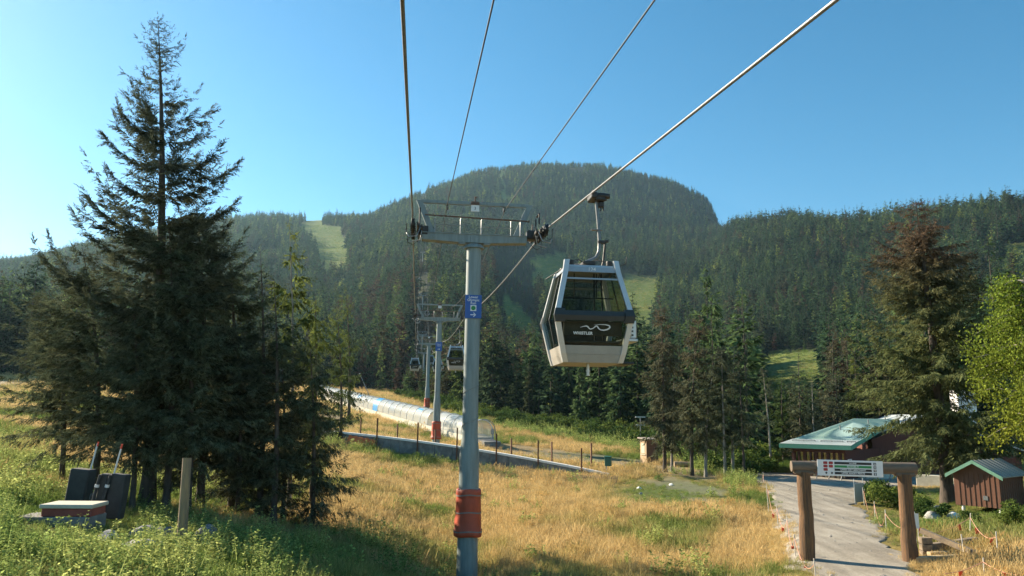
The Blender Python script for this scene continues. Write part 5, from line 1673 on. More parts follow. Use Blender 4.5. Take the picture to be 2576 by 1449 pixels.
L.new(a3.outputs[0], a2.inputs[2]); L.new(a2.outputs[0], ad.inputs[2])
rp = N.new('ShaderNodeValToRGB'); e = rp.color_ramp.elements; e.new(.5)
for i, (p, c) in enumerate([(.38, (.15, .130, .103)), (.54, (.31, .275, .22)), (.70, (.47, .425, .35))]): e[i].position = p; e[i].color = (*c, 1)
L.new(ad.outputs[0], rp.inputs['Fac']); L.new(rp.outputs['Color'], P_.inputs['Base Color'])
bp_ = N.new('ShaderNodeBump'); bp_.inputs['Strength'].default_value = .7; bp_.inputs['Distance'].default_value = .04
L.new(n2.outputs['Fac'], bp_.inputs['Height']); L.new(bp_.outputs[0], P_.inputs['Normal'])
ROWS = [(1187, 1868, 2520), (1196, 1876, 2520), (1206, 1893, 2440), (1218, 1910, 2330), (1228, 1920, 2200), (1240, 1928, 2164), (1265, 1940, 2158), (1285, 1948, 2168), (1310, 1958, 2186),
        (1340, 1973, 2216), (1370, 1992, 2246), (1400, 2014, 2268), (1430, 2036, 2288), (1470, 2070, 2318), (1540, 2135, 2380)]
def build_path():
    pys = np.array([r_[0] for r_ in ROWS]); a = np.array([r_[1] for r_ in ROWS]); b = np.array([r_[2] for r_ in ROWS])
    lf = [on_ground(x, y, 10, 140)[:2] for x, y in zip(a, pys)]; rt = [on_ground(x, y, 10, 140)[:2] for x, y in zip(b, pys)]
    lf, rt = np.array(lf), np.array(rt)
    m, n = 110, 44
    t_ = np.linspace(0, len(ROWS) - 1, m)
    sm = lambda A: np.stack([np.interp(t_, np.arange(len(A)), A[:, k]) for k in (0, 1)], 1)
    Lf, Rt = sm(lf), sm(rt)
    u = np.linspace(0, 1, n)
    G = Lf[:, None] * (1 - u)[None, :, None] + Rt[:, None] * u[None, :, None]
    edge = np.minimum(u, 1 - u)[None, :]
    j = (fbm(G[..., 0] / 1.1, G[..., 1] / 1.1, 4) - .5) * 1.9 + (fbm(G[..., 0] / 4 + 9, G[..., 1] / 4, 2) - .5) * 1.2 - .15
    w = np.where(u < .5, 1, -1)[None, :] * np.clip(1 - edge * 6, 0, 1)
    d = Rt - Lf; d /= np.linalg.norm(d, axis=1, keepdims=True)
    G = G + (d[:, None] * (j * w)[..., None])
    Z = ground(G[..., 0], G[..., 1]) + .035 - .10 * np.clip(1 - edge * 30, 0, 1)
    V = np.concatenate([G, Z[..., None]], -1).reshape(-1, 3)
    I = np.arange(m * n).reshape(m, n)
    F = np.stack([I[:-1, :-1], I[1:, :-1], I[1:, 1:], I[:-1, 1:]], -1).reshape(-1, 4)
    o = link('gravel_path', mesh_from('gravel_path', V, np.ascontiguousarray(F), [gravel_m], smooth=True))
    if o.data.polygons[0].normal.z < 0:
        o.data.flip_normals()
    tag(o, kind='structure')
    return np.array([[x, y] for x, y in lf]), np.array([[x, y] for x, y in rt])
pathL, pathR = build_path()
path_poly = [tuple(p) for p in pathL] + [tuple(p) for p in pathR[::-1]]

# ------------------------------------------------------------------ grass, weeds, bushes (uncountable ground cover)
f_grass = foliage_mat('dry_and_green_grass', [(0, (.62, .465, .22)), (.22, (.55, .41, .18)), (.45, (.38, .335, .125)), (.7, (.22, .27, .075)), (1, (.16, .245, .055))], translucent=.35, spread=.4)
f_weed = foliage_mat('weed_leaves', [(0, (.44, .47, .16)), (.5, (.26, .34, .10)), (1, (.11, .18, .055))], translucent=.5, spread=.55)
f_bush = foliage_mat('bush_leaves', [(0, (.13, .17, .04)), (.5, (.07, .115, .032)), (1, (.04, .075, .025))], translucent=.35, spread=.5)
def grass_proto(seed, n=70, h=.55, spread=.30, lean=.35, wd=.011):
    g = np.random.default_rng(seed)
    a = g.random(n) * 6.283; r_ = spread * np.sqrt(g.random(n))
    P = np.stack([r_ * np.cos(a), r_ * np.sin(a), np.full(n, -.03)], 1)
    D = unit(np.stack([g.normal(0, lean, n), g.normal(0, lean, n), np.ones(n)], 1))
    Nn = unit(np.stack([g.normal(0, 1, n), g.normal(0, 1, n), np.zeros(n)], 1))
    ln = h * g.uniform(.45, 1.15, n)
    S = unit(np.cross(D, Nn)); w = wd * g.uniform(.6, 1.5, n)
    bend = Nn * (ln * g.uniform(.05, .4, n))[:, None]
    m = P + D * (ln * .55)[:, None]; t = P + D * ln[:, None] + bend
    V = np.stack([P - S * w[:, None] * .5, P + S * w[:, None] * .5, m + S * w[:, None] * .5, m - S * w[:, None] * .5, t + S * w[:, None] * .28, t - S * w[:, None] * .28], 1).reshape(-1, 3)
    k = np.arange(n)[:, None] * 6
    F = np.vstack([k + np.array([0, 1, 2, 3]), k + np.array([3, 2, 4, 5])])
    return mesh_from('grass_tuft', V, np.ascontiguousarray(F), [f_grass], attrs={'tw': np.repeat(g.random(n), 6)})
GR_P = [proto('grass_source', grass_proto(300 + i, h=(.30, .38, .46, .36)[i], lean=(.32, .28, .42, .55)[i])) for i in range(4)]
def seed_proto(seed):
    g = np.random.default_rng(seed); n = 34
    a = g.random(n) * 6.283; r_ = .28 * np.sqrt(g.random(n))
    P = np.stack([r_ * np.cos(a), r_ * np.sin(a), np.full(n, -.03)], 1)
    D = unit(np.stack([g.normal(0, .2, n), g.normal(0, .2, n), np.ones(n)], 1)); ln = .46 * g.uniform(.7, 1.2, n)
    Nn = unit(np.stack([g.normal(0, 1, n), g.normal(0, 1, n), np.zeros(n)], 1))
    V1, F1 = kites(P, D, Nn, ln, np.full(n, .010))
    T = P + D * (ln * .78)[:, None]
    V2, F2 = kites(T, unit(D + Nn * .25), Nn, ln * .3, np.full(n, .032))
    V3, F3 = kites(T, unit(D + Nn * .25), unit(np.cross(D, Nn)), ln * .3, np.full(n, .032))
    V = np.vstack([V1, V2, V3]); F = np.vstack([F1, F2 + len(V1), F3 + len(V1) + len(V2)])
    return mesh_from('seed_grass', V, np.ascontiguousarray(F), [f_grass], attrs={'tw': np.r_[np.repeat(g.random(n), 4), np.repeat(.3 + g.random(n) * .6, 8)]})
GR_P += [proto('grass_source', seed_proto(310 + i)) for i in range(2)]
def weed_proto(seed, ns=16, h=.9, spread=.35, leaf=.12, per=16, fm=None):
    g = np.random.default_rng(seed)
    P, D, Nn, ln, wd = [], [], [], [], []
    for i in range(ns):
        a = g.random() * 6.283; r_ = spread * math.sqrt(g.random())
        b0 = np.array([r_ * math.cos(a), r_ * math.sin(a), -.05])
        d = unit(np.array([g.normal(0, .22), g.normal(0, .22), 1.0])); hh = h * g.uniform(.5, 1.15)
        P.append(b0); D.append(d); Nn.append(unit(g.normal(0, 1, 3))); ln.append(hh); wd.append(.012)
        for k in range(per):
            u = g.uniform(.15, 1.0); an = k * 2.4 + g.normal(0, .4)
            dd = unit(np.array([math.cos(an), math.sin(an), g.uniform(-.2, .7)]))
            P.append(b0 + d * hh * u); D.append(dd); Nn.append(unit(np.array([0, 0, 1.0]) + g.normal(0, .4, 3))); ln.append(leaf * g.uniform(.6, 1.25) * (1.15 - .5 * u)); wd.append(leaf * .42)
    P, D, Nn, ln, wd = map(np.array, (P, D, Nn, ln, wd))
    V, F = kites(P, D, Nn, ln, wd)
    return mesh_from('weed', V, F, [fm or f_weed], attrs={'tw': np.repeat(g.random(len(P)), 4)})
def bush_proto(seed, n=1500):
    g = np.random.default_rng(seed)
    nc = 9
    C = np.stack([g.normal(0, .42, nc), g.normal(0, .42, nc), g.uniform(.3, .95, nc)], 1); rr = g.uniform(.22, .42, nc)
    k = g.integers(0, nc, n)
    q = unit(g.normal(0, 1, (n, 3))) * (rr[k] * g.uniform(.55, 1.1, n))[:, None] + C[k]
    q[:, 2] = np.abs(q[:, 2]) * .95
    D = unit(g.normal(0, 1, (n, 3)) + np.array([0, 0, .3])); Nn = unit(g.normal(0, 1, (n, 3)))
    V, F = kites(q, D, Nn, g.uniform(.08, .17, n), g.uniform(.05, .09, n))
    return mesh_from('bush', V, F, [f_bush], attrs={'tw': np.repeat(g.random(n), 4)})

def sow_polar(r0, r1, a0, a1, sp):
    out = []
    r_ = r0
    while r_ < r1:
        s = sp(r_)
        n = max(2, int((a1 - a0) * r_ / s))
        a = a0 + (np.arange(n) + rng.uniform(0, 1, n)) / n * (a1 - a0)
        q = r_ + rng.uniform(-.5, .5, n) * s
        out.append(np.stack([q * np.sin(a), q * np.cos(a)], 1)); r_ += s
    return np.vstack(out)
def in_view(px, m=520): return (px > -m) & (px < 2576 + m)
def grow_grass():
    A = sow_polar(14, 235, R(-47), R(45), lambda r_: .25 + .0062 * max(0, r_ - 18))
    x, y = A[:, 0], A[:, 1]; z = ground(x, y); r_ = np.hypot(x, y)
    px, py, pz = project(np.stack([x, y, z], -1))
    gn = greenness(x, y, z)
    onp = in_poly(x, y, path_poly)
    gv = gravelness(x, y, z) > .5
    lawn = (np.clip(1 - np.abs(px - 1700) / 260, 0, 1) * np.clip(1 - np.abs(py - 1235) / 60, 0, 1)) > .3
    pd = np.full(len(x), 9.0); nr = np.where((r_ < 70) & (px > 1500))[0]
    PL = np.vstack([np.stack([np.interp(np.linspace(0, len(E) - 1, 120), np.arange(len(E)), E[:, j]) for j in (0, 1)], 1) for E in (pathL, pathR)])
    for i0 in range(0, len(nr), 4000):
        ix = nr[i0:i0 + 4000]; pd[ix] = np.sqrt(((x[ix, None] - PL[:, 0]) ** 2 + (y[ix, None] - PL[:, 1]) ** 2).min(1))
    onp &= pd > .55 * rng.random(len(x)) ** 2
    k = in_view(px) & ~onp & (r_ < meadow_limit(px) + 8) & (~gv | (rng.random(len(x)) < .12)) & (py < 1700)
    k &= ~(lawn & (rng.random(len(x)) < .35))
    sc = (.34 + .70 * fbm(x / 3.1, y / 3.1, 3) + .38 * fbm(x / 9 + 20, y / 9, 2)) * rng.uniform(.75, 1.25, len(x)) * (1 + np.clip((r_ - 40) / 160, 0, 1) * 1.5)
    sc *= np.where(lawn, .38, 1) * np.where(gv, .5, 1)
    tw_ = line(25.8, 1.88, 0); sc *= np.clip(.35 + np.hypot(x - tw_.x, y - tw_.y) * .35, 0, 1)
    sc *= np.clip(.35 + pd * .45, 0, 1)
    yard = (px > 2130) & (r_ > 33); sc *= np.where(yard, .4, 1)
    sc *= np.where((px < 760) & (r_ < 34), .66, 1) * np.where((px < 380) & (px > 20) & (r_ < 24.5) & (r_ > 16.5), .6, 1)
    tnt = np.clip(gn * .95 + (fbm(x / 1.7 + 30, y / 1.7, 3) - .5) * .55 + rng.normal(0, .10, len(x)), 0, 1)
    n = k.sum()
    rot = np.stack([rng.normal(0, .08, n), rng.normal(0, .08, n), rng.random(n) * 6.283], 1)
    hh = rng.uniform(.8, 1.25, n)
    vr = np.where((rng.random(n) < .09) & (fbm(x[k] / 5 + 3, y[k] / 5, 2) > .42), rng.integers(4, 6, n), rng.integers(0, 4, n))
    o = scatter('meadow_grass', np.stack([x, y, z], 1)[k], vr, rot, np.stack([sc[k], sc[k], sc[k] * hh], 1), tnt[k], GR_P)
    tag(o, 'long dry golden grass with greener patches covering the meadow', 'grass', kind='stuff')
grow_grass()
def run_grass():
    A = sow_polar(150, 1300, R(-26), R(40), lambda r_: 2.2 + .0016 * r_)
    x, y = A[:, 0], A[:, 1]; z = ground(x, y)
    px, py, pz = project(np.stack([x, y, z], -1))
    k = is_clear(x, y, z) & (rng.random(len(x)) < .85)
    n = k.sum(); s = rng.uniform(1.6, 3.6, n) * (.6 + .8 * fbm(x[k] / 14, y[k] / 14, 3))
    o = scatter('ski_run_grass', np.stack([x, y, z], 1)[k], rng.integers(0, 4, n), np.stack([np.zeros(n), np.zeros(n), rng.random(n) * 6], 1), np.stack([s * 1.5, s * 1.5, s * .8], 1),
                np.clip(.42 + .6 * fbm(x[k] / 22, y[k] / 22, 3) + rng.normal(0, .12, n), 0, 1), GR_P)
    tag(o, 'rough yellow green grass on the ski runs of the mountain', 'grass', kind='stuff')
run_grass()
WE_P = [proto('weed_source', weed_proto(320 + i, ns=(14, 18, 12)[i], h=(.7, .95, .55)[i], leaf=(.13, .11, .16)[i], per=(18, 22, 14)[i])) for i in range(3)]
def grow_weeds():
    A = sow_polar(12, 130, R(-46), R(44), lambda r_: .42 + .004 * max(0, r_ - 14))
    x, y = A[:, 0], A[:, 1]; z = ground(x, y); r_ = np.hypot(x, y)
    px, py, pz = project(np.stack([x, y, z], -1))
    gn = greenness(x, y, z)
    cl = fbm(x / 2.4 + 5, y / 2.4, 3)
    left = (px < 820) & (r_ < 48)
    s, o_ = 0, 0
    nw = np.zeros(len(x), bool)
    us = (x - wR[0]) * wd.x + (y - wR[1]) * wd.y; ds = (x - wR[0]) * wn_.x + (y - wR[1]) * wn_.y
    nw = (us > 6) & (us < wlen) & (ds > .5) & (ds < 4.5)
    right = (px > 2150) & (r_ > 29) & (r_ < 36)
    clump = (px > 130) & (px < 860) & (r_ > 21.5) & (r_ < 32)
    p = np.where(left, np.clip(gn * 1.5, 0, .95), 0); p = np.where(clump & (r_ > 23), p * .35, p)
    p = np.where(nw, .55 * (cl > .42), p); p = np.where(right, np.clip(gn, 0, 1) * .75 * (cl > .4), p)
    p = np.where((px >= 700) & (px < 1120) & (r_ < 27), np.maximum(p, .22 * (cl > .52)), p)
    p = np.where((r_ > meadow_limit(px) - 26) & (px > 1040) & (px < 1900), np.maximum(p, .7 * (cl > .38)), p)
    p = np.where((r_ < 62) & (px > 860) & (px < 1960) & (r_ > 22), np.maximum(p, .045 * (cl > .5)), p)
    k = in_view(px, 420) & (rng.random(len(x)) < p) & ~in_poly(x, y, path_poly)
    n = k.sum()
    sc = rng.uniform(.6, 1.15, len(x)) * (.7 + .6 * cl) * np.where(r_ > 60, 1.5, 1) * np.where(nw, .75, 1) * np.where(right, .55, 1) * np.where((px < 360) & (px > 20) & (r_ < 24.5) & (r_ > 17.5), .3, 1) * np.where(left, .8, 1)
    rot = np.stack([rng.normal(0, .1, n), rng.normal(0, .1, n), rng.random(n) * 6.283], 1)
    t_ = np.clip(.02 + .72 * fbm(x / 5 + 70, y / 5, 3) + rng.normal(0, .12, len(x)), 0, 1)
    t_ = np.where(left & (cl > .55), t_ * .35, t_)
    o = scatter('weeds', np.stack([x, y, z], 1)[k], rng.integers(0, 3, n), rot, np.repeat(sc[k, None], 3, 1), t_[k], WE_P)
    tag(o, 'leafy green weeds on the left bank, along the wall and the forest edge', 'weeds', kind='stuff')
grow_weeds()
def pebbles():
    import bmesh
    bm = bmesh.new(); bmesh.ops.create_icosphere(bm, subdivisions=1, radius=1)
    for v in bm.verts: v.co = Vector((v.co.x * 1.2, v.co.y, v.co.z * .6)) * rng.uniform(.8, 1.15)
    me = bpy.data.meshes.new('pebble'); bm.to_mesh(me); bm.free(); me.materials.append(mat('pebble', (.40, .37, .32), .9, noise=.5, nscale=2))
    A = sow_polar(18, 75, R(4), R(40), lambda r_: .34 + .006 * (r_ - 18))
    x, y = A[:, 0], A[:, 1]
    k = in_poly(x, y, path_poly) & (rng.random(len(x)) < .6)
    n = k.sum(); z = ground(x, y)
    s = rng.lognormal(-3.75, .5, n)
    o = scatter('loose_stones', np.stack([x, y, z + .035], 1)[k], np.zeros(n), np.stack([np.zeros(n), np.zeros(n), rng.random(n) * 6], 1), np.repeat(s[:, None], 3, 1), np.zeros(n), [proto('pebble_source', me)])
    tag(o, 'small loose stones strewn over the gravel path', 'stones', kind='stuff')
pebbles()
BU_P = [proto('bush_source', bush_proto(340 + i)) for i in range(3)]
def grow_bushes():
    pts = []
    for px in np.arange(1000, 1905, 9):
        for d in (-4, -9, -15):
            q = ray(px + rng.uniform(-6, 6), 1043); h = math.hypot(q[0], q[1]); r_ = float(meadow_limit(px)) + d + rng.uniform(-3, 3)
            if rng.random() < (.75 if d > -5 else .45 if d > -10 else .2): pts.append((q[0] / h * r_, q[1] / h * r_, rng.uniform(1.1, 2.3)))
    P = np.array(pts); x, y = P[:, 0], P[:, 1]; n = len(P)
    o = scatter('underbrush', np.stack([x, y, ground(x, y) - .1], 1), rng.integers(0, 3, n), np.stack([np.zeros(n), np.zeros(n), rng.random(n) * 6.283], 1),
                np.stack([P[:, 2] * 1.15, P[:, 2] * 1.15, P[:, 2]], 1), np.clip(rng.normal(.45, .25, n), 0, 1), BU_P)
    tag(o, 'low green underbrush along the foot of the forest', 'underbrush', kind='stuff')
grow_bushes()
bush_me = [bush_proto(360 + i, 2600) for i in range(3)]
def shrub(px, py, size, label, k=0, tint=.5):
    c = on_ground(px, py, 12, 120)
    o = link('shrub', bush_me[k], None, (c[0], c[1], c[2] - .08), rng.random() * 6)
    o.scale = (size, size, size * .85); o['tint'] = tint
    tag(o, label, 'shrub')
shrub(2205, 1262, 1.15, 'grey green shrub at the right edge of the gravel path, beside the netted panel', 0, .75)
shrub(2268, 1282, 1.3, 'yellow green shrub directly behind the right log post', 1, .0)
shrub(2330, 1300, .9, 'small leafy shrub between the right log post and the pale rocks', 2, .5)
shrub(2552, 1318, .95, 'broad leaved bright shrub growing against the near corner of the brown hut', 1, .1)
shrub(2610, 1330, 1.0, 'leafy shrub at the right picture edge in front of the brown hut', 2, .2)
shrub(2440, 1312, .5, 'low leafy shrub under the brown hut', 0, .4)
# ------------------------------------------------------------------ rope lines on canes, rocks, timbers, hydrants
cane_m = mat('pale_cane', (.62, .58, .50), .6, noise=.2)
line_m = mat('pink_cord', (.60, .30, .20), .7)
flag_m = mat('orange_red_flag', (.80, .085, .035), .6, noise=.15)
cane_b = MB(); cane_b.tube([(0, 0, -.15), (.0, 0, .5), (0, 0, 1.0)], .016, 7)
cane_me = cane_b.mesh('fence_cane', cane_m)
def cane(px, py, pt, label, group, lean=0.0):
    c = on_ground(px, py, 12, 120)
    h = at_y(px, pt, c[1])[2] - c[2]
    o = link('fence_cane', cane_me, None, c)
    o.scale = (1, 1, h); o.rotation_euler = (R(rng.normal(0, 1.5)), R(lean + rng.normal(0, 1.5)), 0)
    tag(o, label, 'fence pole', group)
    return Vector((c[0] + math.sin(R(lean)) * h * .9, c[1], c[2] + h * .82))
def cord(tops, label, nflag=2, sag=.14):
    t = thing('rope_line', label, 'rope line', tops[0])
    O = tops[0]
    b = MB()
    for A, B in zip(tops[:-1], tops[1:]):
        n = 10
        b.tube([A.lerp(B, i / n) - O - Vector((0, 0, sag * (A - B).length * 4 * (i / n) * (1 - i / n))) for i in range(n + 1)], .010, 5)
    b.build('cord', line_m, t)
    for A, B in zip(tops[:-1], tops[1:]):
        for k in range(nflag):
            u = (k + .55 + rng.uniform(-.2, .2)) / nflag
            p = A.lerp(B, u) - O - Vector((0, 0, sag * (A - B).length * 4 * u * (1 - u)))
            f = MB()
            w, h = .10, .20
            f.hexa([(p.x - w / 2, p.y - .003, p.z), (p.x + w / 2, p.y - .003, p.z), (p.x + w / 2, p.y + .003, p.z), (p.x - w / 2, p.y + .003, p.z)],
                   [(p.x - w / 2 + .02, p.y + .02, p.z - h), (p.x + w / 2 + .03, p.y + .02, p.z - h), (p.x + w / 2 + .03, p.y + .026, p.z - h), (p.x - w / 2 + .02, p.y + .026, p.z - h)])
            f.build('flag', flag_m, t)
GL = 'canes of the rope line along the left side of the gravel path'
left = [(1894, 1196, 1163, 'uppermost, under the last grove trunk'), (1921, 1216, 1187, 'second from the top of the line'), (1934, 1292, 1217, 'tall one where the path begins to bend'),
        (1957, 1324, 1269, 'fourth from the top of the line'), (1982, 1355, 1297, 'left of the left log post'), (2001, 1402, 1344, 'touching the left log post in view'), (2053, 1462, 1405, 'nearest, at the bottom picture edge')]
cord([cane(a, b, c, f'thin pale cane left of the gravel path, {n}', GL) for a, b, c, n in left], 'sagging cord with red flags on canes along the left of the path', 1)
GRR = 'canes of the rope lines right of the gravel path'
right = [(2175, 1273, 1226, 'uppermost, beside the netted panel'), (2202, 1308, 1261, 'second from the top'), (2230, 1337, 1282, 'left of the right log post'), (2311, 1368, 1300, 'carrying the white board'), (2325, 1369, 1332, 'between the white board and timbers')]
cord([cane(a, b, c, f'thin pale cane right of the gravel path, {n}', GRR) for a, b, c, n in right], 'sagging cord with red flags running behind the right log post', 1)
r2 = [(2325, 1375, 1338, 'short one in the dry grass behind the timbers'), (2440, 1358, 1290, 'leaning one behind the timbers'), (2512, 1416, 1337, 'tall one at the right end of the timbers')]
cord([cane(a, b, c, f'thin pale cane by the timber frame, {n}', GRR, 6 if k == 1 else 0) for k, (a, b, c, n) in enumerate(r2)], 'cord with red flags strung above the timber frame', 2, .05)
cane(2428, 1412, 1344, 'thin pale cane by the timber frame, leaning left before it', GRR, -4)
e0 = cane(2477, 1462, 1403, 'thin pale cane at the bottom edge of the picture on the right', GRR)
e1 = Vector(on_ground(2380, 1475, 12, 60)) + Vector((0, 0, .3)); e2 = Vector(on_ground(2560, 1480, 12, 60)) + Vector((0, 0, .3))
cord([e1, e0, e2], 'cord with red flags at the bottom edge on the right', 1, .05)
# flag ropes behind the low wall
# white board on the cane, netted panel by the path
c = on_ground(2306, 1368, 12, 60)
b = MB(); zc = at_y(2306, 1310, c[1])[2]; b.box((c[0] - .02, c[1] - .05, zc), (.26, .015, .50), bevel=.004); b.tube([(c[0], c[1], c[2] - .2), (c[0], c[1], zc + .3)], .014, 6)
tag(b.build('notice_board', sign_white), 'small plain white board on a cane right of the right log post', 'board')
c0, c1 = on_ground(2152, 1268, 12, 80), on_ground(2174, 1264, 12, 80)
b = MB(); b.hexa([(c0[0], c0[1], c0[2] + .05), (c1[0], c1[1], c1[2] + .05), (c1[0], c1[1] + .02, c1[2] + .05), (c0[0], c0[1] + .02, c0[2] + .05)],
                 [(c0[0], c0[1], c0[2] + 1.0), (c1[0], c1[1], c1[2] + 1.0), (c1[0], c1[1] + .02, c1[2] + 1.0), (c0[0], c0[1] + .02, c0[2] + 1.0)])
for c_ in (c0, c1): b.tube([(c_[0], c_[1] + .02, c_[2] - .2), (c_[0], c_[1] + .02, c_[2] + 1.25)], .016, 6)
tag(b.build('netted_panel', mat('pale_netting', (.50, .55, .56), .7, noise=.3, nscale=30)), 'pale grey netted panel on two canes at the right edge of the path', 'panel')

# timbers by the right post
timber_m = mat('weathered_timber', (.30, .225, .14), .85, noise=.5, nscale=2, stretch=(3, 3, 3), bump=.3, bscale=18, col2=(.15, .12, .09))
timber_pale = mat('pale_timber', (.50, .39, .23), .8, noise=.3, nscale=3)
def timber(p0, p1, h0, h1, w, hgt, label, m=timber_m):
    a, b_ = on_ground(*p0, 12, 60), on_ground(*p1, 12, 60)
    A, B = Vector(a) + Vector((0, 0, h0)), Vector(b_) + Vector((0, 0, h1))
    d = B - A; mb = MB()
    q = d.to_track_quat('X', 'Z').to_matrix()
    mb.box((0, 0, 0), (d.length, w, hgt), bevel=.01)
    o = mb.build('timber', m, None, (A + B) / 2); o.rotation_euler = q.to_euler()
    tag(o, label, 'timber', 'timbers of the low frame right of the gateway')
timber((2303, 1418), (2470, 1407), .10, .10, .20, .16, 'long sill timber lying on the dry grass from the right log post', timber_pale)
timber((2472, 1408), (2530, 1424), .10, .08, .18, .16, 'timber angling away at the right end of the long sill')
timber((2322, 1400), (2466, 1412), .78, .16, .16, .16, 'timber sloping down from the stacked blocks to the long sill')
timber((2330, 1404), (2458, 1384), .30, .30, .20, .20, 'dark timber lying level behind the sloping one')
for k in range(3):
    timber((2318, 1404), (2345, 1404), .12 + .2 * k, .12 + .2 * k, .3, .18, ['lowest', 'middle', 'topmost'][k] + ' of three stacked timber blocks beside the right log post')
timber((2338, 1409), (2384, 1406), .14, .14, .22, .18, 'short pale plank between the stacked blocks and the sill', timber_pale)

# rocks
rock_m = mat('pale_rock', (.42, .40, .36), .9, noise=.4, nscale=4, bump=.5, bscale=9)
rock_d = mat('grey_rock', (.22, .225, .22), .9, noise=.45, nscale=4, bump=.5, bscale=9)
def rock(px, py, size, label, m, seed, flat=.7):
    g = np.random.default_rng(seed)
    import bmesh
    bm = bmesh.new(); bmesh.ops.create_icosphere(bm, subdivisions=3, radius=1)
    off = g.random(3) * 50
    for v in bm.verts:
        c = v.co
        n = fbm(np.array([c.x * 1.1 + off[0] + c.z]), np.array([c.y * 1.1 + off[1] - c.z * .7]), 3)[0]
        s = .72 + .62 * n
        c *= s
        for pl in ((.8, .3, .5), (-.5, .7, .5), (-.4, -.75, .45)):
            d = Vector(pl).normalized(); k = c.dot(d) - .74
            if k > 0: c -= d * k
        v.co = Vector((c.x * 1.15, c.y, c.z * flat))
    me = bpy.data.meshes.new('rock'); bm.to_mesh(me); bm.free(); me.materials.append(m)
    c = on_ground(px, py, 12, 90)
    o = link('rock', me, None, (c[0], c[1], c[2] + size * .22), g.random() * 6); o.scale = (size,) * 3
    tag(o, label, 'rock')
rock(406, 1360, .36, 'rounded grey boulder in the weeds left of the log post', rock_d, 1)
rock(364, 1356, .34, 'dark rough rock left of the rounded grey boulder', rock_d, 2)
rock(352, 1386, .42, 'flat pale rock lowest in the weeds left of the log post', rock_m, 3, .35)
rock(492, 1376, .30, 'pale flat rock just right of the log post foot', rock_m, 4, .5)
rock(518, 1364, .34, 'upright grey rock in shade right of the log post', rock_d, 5, 1.0)
rock(272, 1360, .22, 'small pale rock left of the dark rough rock', rock_m, 6)
rock(2360, 1288, .42, 'flat pale boulder at the foot of the dying spruce', rock_m, 7, .55)
rock(2398, 1302, .27, 'white rounded rock between the dying spruce and the hut', cap_white, 8)
rock(2344, 1304, .34, 'small pale rock left of the white rounded one', rock_m, 9)
rock(2322, 1285, .30, 'grey rock among leaves behind the right log post', rock_d, 10)
for k, (px, py, s, lb) in enumerate([(1608, 1230, .13, 'small white stone on the short grass nearest the wall end'), (1612, 1243, .10, 'smallest white stone just below another on the short grass'), (1689, 1221, .14, 'white stone in the gravel left of the grove'),
                                     (1485, 1178, .12, 'white stone on the gravel track behind the low wall'), (1700, 1192, .12, 'pale stone under the first grove trunk'), (1782, 1240, .11, 'pale stone right of the grove gravel')]):
    rock(px, py, s, lb, rock_m if k % 2 else cap_white, 20 + k)
c0, c1 = on_ground(1696, 1174, 30, 90), on_ground(1742, 1176, 30, 90)
b = MB(); b.tube([(c0[0], c0[1], c0[2] + .2), ((c0[0] + c1[0]) / 2, (c0[1] + c1[1]) / 2, gz((c0[0] + c1[0]) / 2, (c0[1] + c1[1]) / 2) + .22), (c1[0], c1[1], c1[2] + .2)], [.24, .23, .25], 14)
tag(b.build('fallen_log', mat('sawn_log', (.42, .31, .19), .8, noise=.4, nscale=4)), 'short pale log lying under the trees beside the booth', 'log')

# left bank: padded hydrants, red box, log post
pad_dark = mat('dark_pad', (.040, .046, .047), .75, noise=.4, nscale=5, bump=.2, bscale=12)
red_box = mat('faded_red_box', (.34, .085, .065), .6, noise=.3, nscale=4)
box_lid = mat('pale_box_lid', (.60, .55, .43), .55, noise=.15)
tape = mat('silver_tape', (.66, .67, .66), .4)
def hydrant(px, py, top, label, twin):
    c = on_ground(px, py, 14, 60); Y = c[1]; mpp = Y / F_PX * 1.01
    t = thing('padded_hydrant', label, 'hydrant', c)
    rot = Matrix.Rotation(R(5), 3, 'Y')
    h = at_y(px, top, Y)[2] - c[2]
    if not twin:
        b = MB(); b.box((0, 0, h * .5), (.52, .40, h * 1.02), rot=rot, bevel=.03); b.build('pad', pad_dark, t)
        b = MB(); b.tube([(.16, .1, h * .9), (.30, .1, h + .68)], .022, 8); b.build('marker_pole', tape, t)
        b = MB(); b.tube([(.295, .1, h + .60), (.315, .1, h + .72)], .024, 8); b.build('pole_tip', flag_m, t)
    else:
        for x in (-.17, .20):
            b = MB(); b.box((x, 0, h * .56), (.22 if x < 0 else .42, .30, h * .86), rot=rot, bevel=.03); b.build('pad', pad_dark, t)
        for x in (-.28, -.02):
            b = MB(); b.tube([(x - .14, -.2, -.3), (x, -.2, h * .6), (x + .1, -.2, h * .98)], .04, 10); p = b.build('pipe', pad_dark, t)
            for z in (.38, .74):
                q = MB(); k = -.14 + .24 * z; q.tube([(x + k - .004, -.2, h * z), (x + k + .008, -.2, h * z + .07)], .055, 10); q.build('tape_band', tape, p)
            q = MB(); q.tube([(x - .14, -.2, -.3), (x - .09, -.2, h * .2)], .046, 10); q.build('pipe_foot', leg_white, p)
        b = MB(); b.tube([(.06, -.05, h * .9), (.22, -.05, h + .72)], .022, 8); b.build('marker_pole', tape, t)
        b = MB(); b.tube([(.20, -.05, h + .62), (.222, -.05, h + .74)], .024, 8); b.build('pole_tip', flag_m, t)
        b = MB(); b.box((-.42, .25, h * .35), (.36, .3, .62), rot=rot, bevel=.03); b.build('valve_box', pad_dark, t)
hydrant(193, 1300, 1180, 'hydrant wrapped in one broad dark leaning pad behind the red box', False)
hydrant(268, 1322, 1190, 'hydrant with twin dark pads and silver taped pipes, right of the red box', True)
